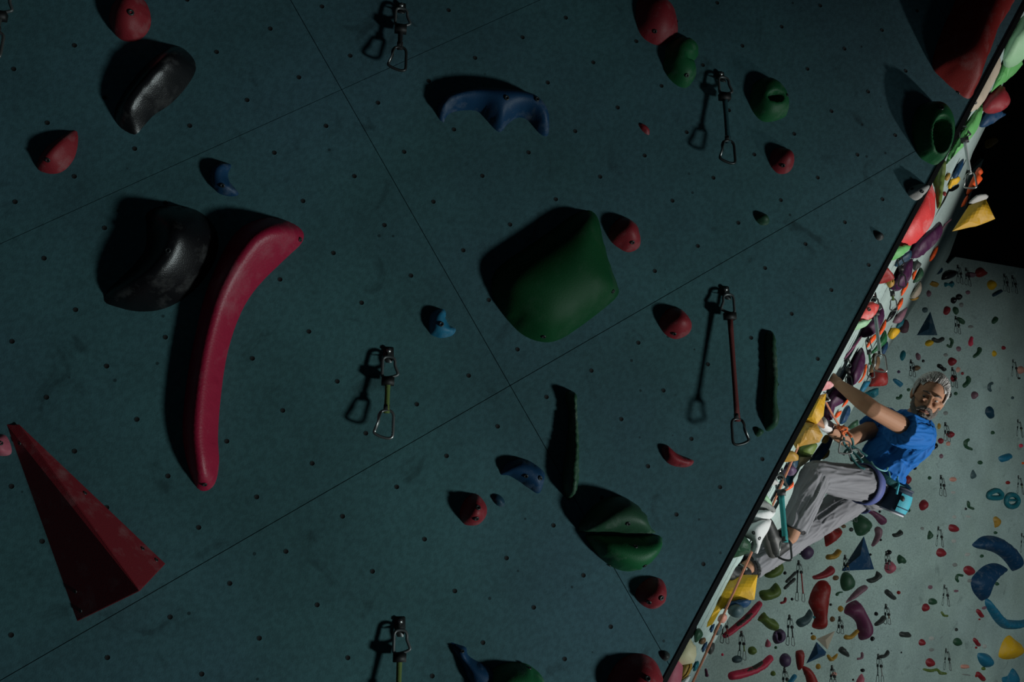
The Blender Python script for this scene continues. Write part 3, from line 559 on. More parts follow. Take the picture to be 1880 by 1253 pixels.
C('red_bell_hold', 'dark red bell-shaped hold above the climber\'s arm', 'darkred', [(1597, 686), (1611, 676), (1625, 681), (1630, 690), (1628, 707), (1608, 709), (1595, 710), (1600, 698)], .08)
C('brown_rock_hold', 'brown textured rock-like hold above the red bell', 'brown', [(1595, 683), (1600, 666), (1604, 650), (1612, 650), (1616, 664), (1612, 678), (1603, 684)], .06, res=8)
C('blue_strip_hold', 'blue strip hold left of the red bell hold', 'lblue', [(1578, 718), (1586, 701), (1598, 701), (1593, 710), (1585, 720)], .03, res=7)
C('blue_wedge', 'teal blue wedge volume behind the climber\'s arm', 'teal', [(1585, 723), (1598, 717), (1613, 713), (1613, 725), (1606, 730)], .06, sharp=True)
C('green_leaf_hold', 'green leaf hold behind the long pale draw', 'green', [(1598, 648), (1609, 635), (1624, 606), (1629, 625), (1619, 637), (1604, 649)], .05, res=8)
C('blue_leaf_hold', 'dark blue leaf hold right of the long pale draw', 'blue', [(1617, 650), (1619, 638), (1629, 627), (1630, 638), (1624, 650)], .04, res=7)
C('amber_hold', 'amber oval hold right of the orange tufas', 'byellow', [(1630, 617), (1635, 603), (1649, 604), (1652, 610), (1639, 623)], .05, res=8)
C('ring_hold', 'dark mauve ring hold beside the amber oval hold', 'mauve', [(1652, 608), (1655, 592), (1664, 587), (1669, 595), (1667, 609), (1659, 612)], .04, res=9)
C('teal_leaf_hold', 'teal leaf hold between the amber hold and the dark ring', 'teal', [(1645, 604), (1650, 590), (1660, 585), (1657, 598)], .03, res=7)
C('pink_white_hold', 'pink and white hold under the climber\'s upper hand', hold_mat('hold_pink_white', (.6, .25, .26), chalk=.7, scale=25), [(1505, 725), (1510, 708), (1519, 699), (1528, 704), (1527, 712), (1515, 719)], .06, s=2)
C('yellow_shard', 'upper mustard yellow volume facet under the taped hand', 'yellow', [(1488, 776), (1494, 758), (1505, 731), (1517, 723), (1514, 745), (1512, 764), (1500, 779)], .09, VOL, s=2, sharp=True, ridge=.7)
C('yellow_shard', 'lower mustard yellow volume beside the rope', 'gold', [(1462, 826), (1470, 808), (1488, 774), (1500, 780), (1511, 800), (1504, 813), (1467, 820)], .1, VOL, s=2, sharp=True, ridge=.7)
C('mossy_hold', 'mossy grey-green hold below the mustard volumes', 'olive', [(1462, 826), (1468, 820), (1500, 815), (1494, 832), (1487, 839), (1468, 838)], .06, s=8)
C('cream_facet', 'pale cream wedge facet above the climber\'s knee', 'cream', [(1463, 862), (1463, 842), (1475, 838), (1493, 839), (1479, 851)], .05, sharp=True, s=10)
C('gold_ledge', 'dark gold ledge at the arete above the purple rock', 'gold', [(1441, 846), (1452, 824), (1462, 833), (1466, 842), (1460, 847)], .05, s=2)
C('navy_hold', 'navy hold behind the rope below the mustard volumes', 'navy', [(1440, 858), (1446, 846), (1464, 843), (1465, 855), (1458, 864)], .05, s=6)
C('purple_rock_hold', 'purple pebbled hold behind the teal draw', 'violet', [(1436, 870), (1439, 857), (1452, 854), (1463, 863), (1459, 871), (1453, 874)], .05, s=4)
C('blue_ball_hold', 'blue ball hold below the purple pebbled hold', 'lblue', [(1436, 884), (1440, 874), (1454, 872), (1456, 884), (1449, 893), (1440, 893)], .05, s=10)
C('orange_scrap', 'tiny orange hold left of the climber\'s knee', 'orange', [(1441, 902), (1444, 896), (1450, 892), (1456, 884), (1457, 893), (1450, 899)], .03, s=18, res=6)
C('silver_hold', 'pale silver knob at the arete beside the teal draw', 'lgrey', [(1419, 892), (1423, 881), (1430, 877), (1431, 888), (1426, 893)], .04, s=2, res=7)
C('mint_hold', 'mint green shard at the arete beside the teal sling', 'pgreen', [(1401, 917), (1410, 900), (1417, 890), (1420, 902), (1418, 929)], .06, s=1)
C('marbled_hold', 'grey marbled hold above the white footholds', 'grey', [(1383, 948), (1393, 930), (1404, 915), (1417, 928), (1424, 941), (1405, 940)], .07, s=1)
C('maroon_leaf', 'maroon sliver behind the teal draw sling', 'plum', [(1422, 912), (1424, 894), (1431, 894), (1432, 922)], .03, s=12, res=7)
C('white_hold', 'upper white foothold by the climber\'s near shoe', 'white', [(1379, 959), (1388, 947), (1402, 939), (1415, 939), (1423, 943), (1413, 954), (1391, 960)], .07, s=1)
C('white_hold', 'long white tooth-shaped foothold under the near shoe', 'white', [(1376, 980), (1386, 967), (1413, 953), (1412, 972), (1400, 992), (1392, 1015), (1388, 1017), (1379, 1011), (1383, 996)], .08, s=2, bolts=[(1384, 978), (1398, 987)])
C('green_panel_hold', 'dark green triangular volume above the lower shoe', 'dgreen', [(1342, 1030), (1360, 1000), (1376, 972), (1380, 1000), (1377, 1015)], .09, VOL, s=1, sharp=True)
C('yellow_volume', 'big yellow faceted volume below the lower shoe', 'byellow', [(1297, 1153), (1306, 1113), (1313, 1083), (1333, 1060), (1360, 1056), (1391, 1056), (1385, 1102), (1345, 1104), (1322, 1122), (1308, 1147)], .045, VOL, s=12, sharp=True, ridge=.6)
C('green_leaf_hold', 'green leaf-shaped hold on the lower yellow volume', 'green', [(1357, 1090), (1358, 1076), (1364, 1067), (1373, 1074), (1374, 1086), (1367, 1095)], .05, s=13, res=8)
C('blue_saddle_hold', 'blue saddle-shaped hold under the lower yellow volume', 'blue', [(1312, 1121), (1329, 1112), (1342, 1104), (1374, 1100), (1379, 1106), (1370, 1116), (1352, 1118), (1336, 1120), (1324, 1118)], .06, s=13)
C('blue_ball_hold', 'shiny grey-blue ball hold under the blue saddle', 'slate', [(1336, 1125), (1340, 1114), (1352, 1109), (1363, 1114), (1366, 1125), (1358, 1135), (1345, 1133)], .065, s=12)
C('beige_round_hold', 'small beige knob below the blue saddle hold', 'salmon', [(1317, 1140), (1322, 1129), (1332, 1128), (1335, 1136), (1328, 1145)], .06, s=16, res=7)
C('cream_box_hold', 'cream box-shaped hold at the arete near the bottom edge', 'cream', [(1250, 1206), (1262, 1182), (1274, 1158), (1274, 1184), (1278, 1189), (1274, 1218), (1252, 1220)], .07, s=1, sub=2)
C('red_slab_hold', 'coral red slab at the arete on the bottom edge', 'rose', [(1216, 1275), (1230, 1243), (1256, 1193), (1254, 1226), (1248, 1262), (1244, 1280)], .08, s=1, sub=2)
C('gold_hold', 'dull gold hold behind the coral slab at the bottom', 'gold', [(1248, 1250), (1253, 1221), (1271, 1218), (1267, 1236), (1256, 1250)], .05, s=8)
C('white_bar', 'short white bar beside the gold hold on the bottom edge', 'white', [(1249, 1262), (1254, 1247), (1266, 1241), (1267, 1245), (1258, 1262)], .03, s=8, res=6)
C('green_block_hold', 'dark green block beside the cream box-shaped hold', 'dgreen', [(1275, 1179), (1275, 1160), (1284, 1154), (1291, 1166), (1282, 1178)], .05)
C('brown_pebble', 'pair-like brown pebble hold left of the rope', 'brown', [(1283, 1182), (1286, 1174), (1294, 1171), (1296, 1178), (1290, 1184)], .04, res=6)
C('blue_strip_hold', 'upper slim blue strip left of the rope below the yellow volume', 'blue', [(1303, 1160), (1306, 1150), (1312, 1146), (1311, 1154), (1307, 1162)], .03, res=6)
C('blue_strip_hold', 'lower slim blue strip behind the rope near the bottom', 'blue', [(1288, 1196), (1291, 1186), (1298, 1178), (1298, 1186), (1292, 1198)], .03, res=7)
C('grey_pod_hold', 'grey pod hold right of the rope below the yellow volume', 'slate', [(1314, 1166), (1314, 1154), (1324, 1147), (1326, 1154), (1320, 1166)], .05, res=7)
C('dark_pod_hold', 'larger dark grey pod hold right of the rope lower down', 'char', [(1298, 1192), (1302, 1182), (1311, 1181), (1312, 1192), (1306, 1202), (1300, 1200)], .05, res=7)
C('teal_pod_hold', 'small teal pod hold beside the rope near the bottom edge', 'teal', [(1272, 1232), (1276, 1218), (1282, 1214), (1283, 1222), (1278, 1232)], .04, res=6)
C('blue_strip_hold', 'long dark blue strip between the mustard volumes and the harness', 'blue', [(1486, 848), (1499, 826), (1524, 794), (1531, 799), (1523, 824), (1506, 846)], .04, s=28)
C('gold_hold', 'gold patch hold on the blue strip above the knee', 'gold', [(1504, 843), (1510, 830), (1523, 826), (1520, 840)], .05, s=30, res=7)
C('gold_hold', 'gold round hold above the taped wrist beside the blue strip', 'gold', [(1508, 812), (1514, 800), (1522, 801), (1520, 812)], .05, s=24, res=7)
C('blue_wedge', 'dark blue wedge behind the rope knot', 'blue', [(1541, 778), (1546, 757), (1556, 744), (1562, 754), (1553, 775)], .05, s=34)
C('olive_wedge', 'dark olive wedge behind the far elbow', 'dgreen', [(1556, 786), (1565, 776), (1575, 771), (1573, 786)], .05, s=46, res=7)
# two dim holds on the black roof
ROOF = Plane(Vector((0, 0, 8.56)), Vector((0, 0, -1)))
C('yellow_horn_hold', 'dim yellow horn hold in the black shade at upper right', 'gold', [(1808, 269), (1810, 252), (1823, 249), (1834, 257), (1823, 268), (1811, 272)], .06, s=62)
C('purple_wing_hold', 'dim purple wing-shaped hold in the black shade at upper right', 'purple', [(1829, 277), (1849, 257), (1877, 238), (1881, 257), (1864, 269)], .06, s=75)
# draws hanging from the overhang
def fq(px, py, s, label, L, colr, gate=1, lod=1, metal=None): return quickdraw(label, FACE.hit(edge_px(py, s), py), FACE, L, colr, gate=gate, lod=lod, lower_metal=metal)
M_TEALW = plain('webbing_bright_teal', (.01, .2, .2), .8, bump=.4, bscale=400); M_PALEW = plain('webbing_pale_cord', (.5, .55, .55), .8, bump=.4, bscale=400)
quickdraw('long pale cord draw hanging at upper right beside the slim blue leaf', FACE.hit(1767, 232), FACE, .42, 'white', M_PALEW)
quickdraw('long pale grey draw hanging across the orange tufas', FACE.hit(1603, 545), FACE, .44, 'grey', plain('webbing_greygreen', (.2, .28, .27), .8))
quickdraw('bright teal draw hanging in front of the climber\'s shin', FACE.hit(1431, 868), FACE, .44, 'teal', M_TEALW, lower_metal=M_DARKSTEEL, wide=1.5)
fq(1638, 468, 6, 'short dark draw below the bright green slug hold', .22, 'black', lod=0, metal=M_DARKSTEEL)
fq(1626, 516, 16, 'short olive draw hanging from the pale yellow knob', .21, 'olive', lod=0)
fq(1590, 620, 28, 'short dark draw hanging below the third purple tufa', .28, 'green', lod=0)
fq(1540, 655, 8, 'slim dark draw hanging above the climber\'s upper hand', .2, 'char', lod=0)
fq(1760, 343, 62, 'thin dark draw on the lit strip left of the yellow volume', .32, 'black', lod=0)
# ------------------------------------------------------------------ holds on the back wall
def crease_x(y): return 1872 - 224 * (y - 492) / 658
def bplane(x, y): return BACK if x < crease_x(y) else RIGHT
def ell(x, y, rx, ry=None, rot=0, n=10):
    ry = ry or rx; a = math.radians(rot); rg = random.Random(int(x * 7 + y)); out = []
    for k in range(n):
        t = 2 * math.pi * k / n; u = rx * math.cos(t) * rg.uniform(.92, 1.06); v = ry * math.sin(t) * rg.uniform(.92, 1.06)
        out.append((x + u * math.cos(a) - v * math.sin(a), y + u * math.sin(a) + v * math.cos(a)))
    return out
def spn(pts, w):
    """outline of a bent bar: spine points in pixels, half width(s)"""
    n = len(pts); ws = w if isinstance(w, (list, tuple)) else [w] * n; L = []; Rr = []
    for i in range(n):
        a = Vector(pts[max(i - 1, 0)]); b = Vector(pts[min(i + 1, n - 1)]); t = (b - a).normalized(); q = Vector((-t.y, t.x)); p = Vector(pts[i])
        if i == 0: L.append(tuple(p - t * ws[0] * .8))
        L.append(tuple(p + q * ws[i])); Rr.append(tuple(p - q * ws[i]))
        if i == n - 1: L.append(tuple(p + t * ws[-1] * .8))
    return L + Rr[::-1]
def B(name, label, col, outline, h, **k):
    mx = sum(p[0] for p in outline) / len(outline); my = sum(p[1] for p in outline) / len(outline)
    ext = max(max(p[0] for p in outline) - min(p[0] for p in outline), max(p[1] for p in outline) - min(p[1] for p in outline))
    k.setdefault('res', 6 if ext < 13 else 9 if ext < 26 else 14); k.setdefault('sub', 2 if ext < 13 else 3)
    return hold(name, label, k.pop('cat', H), col, bplane(mx, my), outline, h, boltr=.011, **k)
# large shapes
volume('triangle_volume', 'dark navy triangle volume high on the back wall', 'navy', BACK, [(1683, 616), (1708, 572), (1721, 616)], [(1706, 604, .07)], [(0, 1, 3), (1, 2, 3), (2, 0, 3)])
volume('triangle_volume', 'large teal blue triangle volume under the dark teal block', 'blue', BACK, [(1545, 1049), (1586, 985), (1605, 1046)], [(1580, 1020, .1)], [(0, 1, 3), (1, 2, 3), (2, 0, 3)])
volume('triangle_volume', 'small blue kite-shaped volume beside the tan triangle', 'blue', BACK, [(1480, 1219), (1499, 1179), (1517, 1198), (1515, 1204)], [(1502, 1201, .07)], [(0, 1, 4), (1, 2, 4), (2, 3, 4), (3, 0, 4)])
volume('triangle_volume', 'tan triangle volume touching the blue kite', 'beige', BACK, [(1499, 1174), (1533, 1159), (1519, 1194)], [(1516, 1176, .05)], [(0, 1, 3), (1, 2, 3), (2, 0, 3)])
B('crescent_hold', 'upper large blue crescent at the right edge', 'blue', [(1790, 1003), (1797, 995), (1808, 987), (1824, 985), (1841, 989), (1855, 998), (1867, 1010), (1874, 1023), (1874, 1037), (1869, 1047), (1865, 1051), (1860, 1046), (1854, 1037), (1843, 1025), (1829, 1016), (1812, 1011), (1800, 1009)], .13, res=18, sil=.3)
B('crescent_hold', 'middle large blue crescent, tip touching the upper one', 'blue', [(1860, 1050), (1851, 1043), (1839, 1037), (1826, 1036), (1812, 1041), (1799, 1052), (1790, 1063), (1788, 1074), (1792, 1088), (1800, 1099), (1808, 1106), (1813, 1101), (1815, 1089), (1821, 1076), (1831, 1064), (1843, 1056), (1854, 1052)], .13, res=18, sil=.3)
B('crescent_hold', 'lower teal blue crescent cut off by the right edge', 'lblue', [(1814, 1104), (1818, 1100), (1823, 1106), (1834, 1121), (1847, 1135), (1857, 1140), (1880, 1141), (1892, 1138), (1890, 1150), (1878, 1155), (1860, 1158), (1845, 1155), (1832, 1143), (1822, 1128), (1815, 1114)], .1, res=17)
def ring_hold(name, label, col, loop, rad, bars=()):
    """a moulded ring standing on the right facet: loop in pixels, rad in metres; bars are straight bridges across it"""
    P = [RIGHT.hit(x, y, rad * .5) for x, y in loop]; c = sum(P, Vector()) / len(P)
    parts = [tube([p - c for p in P], rad, 10, True, 1.0)] + [tube([RIGHT.hit(*a, rad * .5) - c, RIGHT.hit(*b, rad * .5) - c], rad * .5, 10) for a, b in bars]
    return tag(link(name, mesh_from(name, *merge(*parts)), hm(col), None, c), label, H)
ring_hold('teal_ring_hold', 'oval teal ring hold beside the teal disc', 'teal', [tuple(p) for p in crom([Vector(q) for q in ((1814, 910), (1819, 905), (1829, 901), (1836, 904), (1839, 909), (1837, 914), (1827, 915), (1818, 914))], 4)], .032)
ring_hold('teal_disc_hold', 'round teal disc hold with two finger holes', 'teal', [(1858 + 11.2 * math.cos(2 * math.pi * k / 30), 920 + 11.2 * math.sin(2 * math.pi * k / 30)) for k in range(30)], .032, [((1849, 919), (1867, 919))])
B('yellow_shell_hold', 'big yellow shell hold at the lower right edge', 'byellow', [(1840, 1207), (1843, 1193), (1850, 1177), (1860, 1169), (1870, 1177), (1882, 1187), (1886, 1200), (1870, 1211), (1855, 1214), (1845, 1212)], .12, res=13, ridge=.4)
B('blue_cup_hold', 'blue cup hold left of the big yellow shell', 'lblue', [(1799, 1203), (1803, 1201), (1818, 1203), (1824, 1212), (1822, 1224), (1814, 1228), (1806, 1223), (1801, 1214)], .09, res=10)
B('blue_peak_hold', 'blue peaked hold in the bottom right corner', 'lblue', [(1844, 1247), (1855, 1243), (1864, 1229), (1873, 1240), (1875, 1251), (1868, 1263), (1850, 1261)], .09, res=10, ridge=.5)
B('vase_hold', 'tall dark red vase-shaped hold right of the slate bean', 'darkred', [(1507, 1069), (1520, 1067), (1527, 1072), (1528, 1080), (1525, 1098), (1522, 1120), (1521, 1135), (1522, 1148), (1520, 1156), (1510, 1158), (1498, 1155), (1496, 1149), (1500, 1138), (1498, 1127), (1490, 1110), (1490, 1104), (1496, 1085)], .12, res=16)
B('boomerang_hold', 'dark red boomerang-shaped hold behind the far leg', 'darkred', [(1498, 955), (1509, 969), (1516, 979), (1519, 1000), (1522, 1005), (1532, 999), (1543, 989), (1550, 976), (1546, 970), (1538, 970), (1531, 972), (1526, 964), (1524, 950), (1510, 940)], .1, res=14)
B('purple_slab_hold', 'large purple boot-shaped hold under the thin mauve banana', 'plum', [(1555, 1123), (1560, 1112), (1574, 1104), (1582, 1107), (1593, 1127), (1602, 1146), (1604, 1159), (1600, 1171), (1589, 1178), (1582, 1174), (1580, 1161), (1577, 1145), (1568, 1135), (1557, 1129)], .12, res=16)
B('banana_hold', 'thin mauve banana hold above the purple boot', 'mauve', [(1555, 1109), (1559, 1101), (1576, 1082), (1589, 1075), (1595, 1078), (1592, 1084), (1578, 1095), (1560, 1107)], .06)
B('banana_hold', 'mauve banana hold right of the teal triangle tip', 'mauve', spn([(1614, 972), (1614, 985), (1605, 1002)], [6, 5, 3]), .06)
B('dumbbell_hold', 'mauve bone-shaped hold below the climber\'s seat', 'plum', spn([(1574, 924), (1590, 934), (1608, 944), (1624, 958)], [6, 4, 5, 8]), .06, res=12)
B('teal_block_hold', 'dark teal five-sided block above the teal triangle', 'dgreen', [(1570, 962), (1574, 952), (1584, 945), (1602, 957), (1606, 967), (1595, 982), (1578, 984)], .1, res=10, ridge=.4)
B('teal_dome_hold', 'dark teal dome half hidden under the thigh', 'teal', [(1524, 938), (1532, 928), (1544, 921), (1558, 912), (1560, 930), (1544, 942)], .08)
B('teal_pear_hold', 'dark teal pear-shaped hold below the teal triangle', 'dgreen', [(1546, 1066), (1550, 1054), (1557, 1051), (1566, 1056), (1572, 1070), (1568, 1082), (1555, 1087), (1548, 1080)], .08)
B('round_purple_hold', 'round purple hold right of the dangling carabiner', 'violet', ell(1484, 1015, 11.5, 13.5, 10, 12), .07)
B('red_bean_hold', 'red bean hold above the tall red vase', 'red', [(1494, 1059), (1502, 1056), (1515, 1049), (1526, 1040), (1532, 1042), (1534, 1052), (1526, 1059), (1512, 1064), (1497, 1065)], .06)
B('gold_bean_hold', 'gold curved hold left of the teal triangle', 'gold', spn([(1522, 1024), (1534, 1022), (1542, 1012)], [5, 5, 4]), .06)
B('slate_bean_hold', 'slate blue bean hold left of the red vase', 'slate', [(1464, 1145), (1468, 1138), (1480, 1132), (1488, 1120), (1492, 1122), (1493, 1131), (1488, 1143), (1479, 1151), (1471, 1153)], .07)
B('olive_hold', 'olive hold behind the far trouser cuff', 'olive', [(1406, 1058), (1418, 1044), (1430, 1028), (1440, 1041), (1436, 1055), (1420, 1063)], .08)
B('olive_hold', 'olive mitten-shaped hold below the far trouser cuff', 'olive', [(1397, 1091), (1402, 1085), (1416, 1083), (1428, 1071), (1436, 1083), (1432, 1097), (1418, 1103), (1404, 1104)], .09, res=11)
B('olive_hold', 'olive twisted hold above the purple ring', 'olive', [(1394, 1139), (1406, 1125), (1414, 1135), (1426, 1139), (1433, 1153), (1428, 1160), (1414, 1156), (1402, 1145)], .08, res=11)
pk = hold_mat('hold_worn_pink', (.5, .03, .07), chalk=.85, scale=5, chalkcol=(.06, .035, .035))
o1 = B('pink_bar_hold', 'long pink bar with a dark worn streak below the blue saddle', pk, spn([(1333, 1169), (1352, 1154), (1378, 1132), (1397, 1109)], [5, 6, 7, 5]), .06, res=16)
o2 = B('pink_bar_hold', 'long pink curved bar at the bottom of the back wall', pk, spn([(1345, 1243), (1375, 1236), (1400, 1225), (1417, 1209)], [8, 8, 7, 6]), .06, res=16)
wk = hold_mat('worn_dark_streak', (.05, .035, .03), chalk=.5, scale=9, chalkcol=(.2, .12, .11))
for o_, sp, w_ in ((o1, [(1349, 1156), (1364, 1145), (1378, 1133), (1388, 1122)], [2, 3.4, 4, 2]), (o2, [(1362, 1236), (1378, 1233), (1394, 1226), (1406, 1217)], [1.5, 2.6, 3, 1.5])):
    w2 = hold('worn_streak', '', H, wk, BACK, spn(sp, w_), .0655, res=10, sub=2, sil=.9, parent=o_, prof=3, rim=.5); mw = w2.matrix_world.copy(); w2.parent = o_; w2.matrix_parent_inverse = o_.matrix_world.inverted()
B('purple_ring_hold', 'dark purple ring hold below the olive twisted hold', 'violet', ell(1432, 1170, 10.5, 14, 20, 12), .07, res=18, prof=2.4, rim=.7, pockets=[(1431, 1170, 3.2, 6, .05)])
B('purple_ball_hold', 'round purple hold left of the red pods', 'violet', ell(1444, 1214, 10.5, 13, 0, 12), .07)
B('red_pod_hold', 'upright red pod hold beside the blue kite', 'darkred', [(1463, 1200), (1466, 1196), (1476, 1195), (1478, 1203), (1476, 1222), (1471, 1232), (1467, 1230), (1464, 1215)], .06)
B('red_pod_hold', 'leaning red pod hold cut off by the bottom edge', 'darkred', [(1475, 1226), (1484, 1226), (1494, 1233), (1502, 1250), (1503, 1266), (1488, 1268), (1482, 1246)], .07)
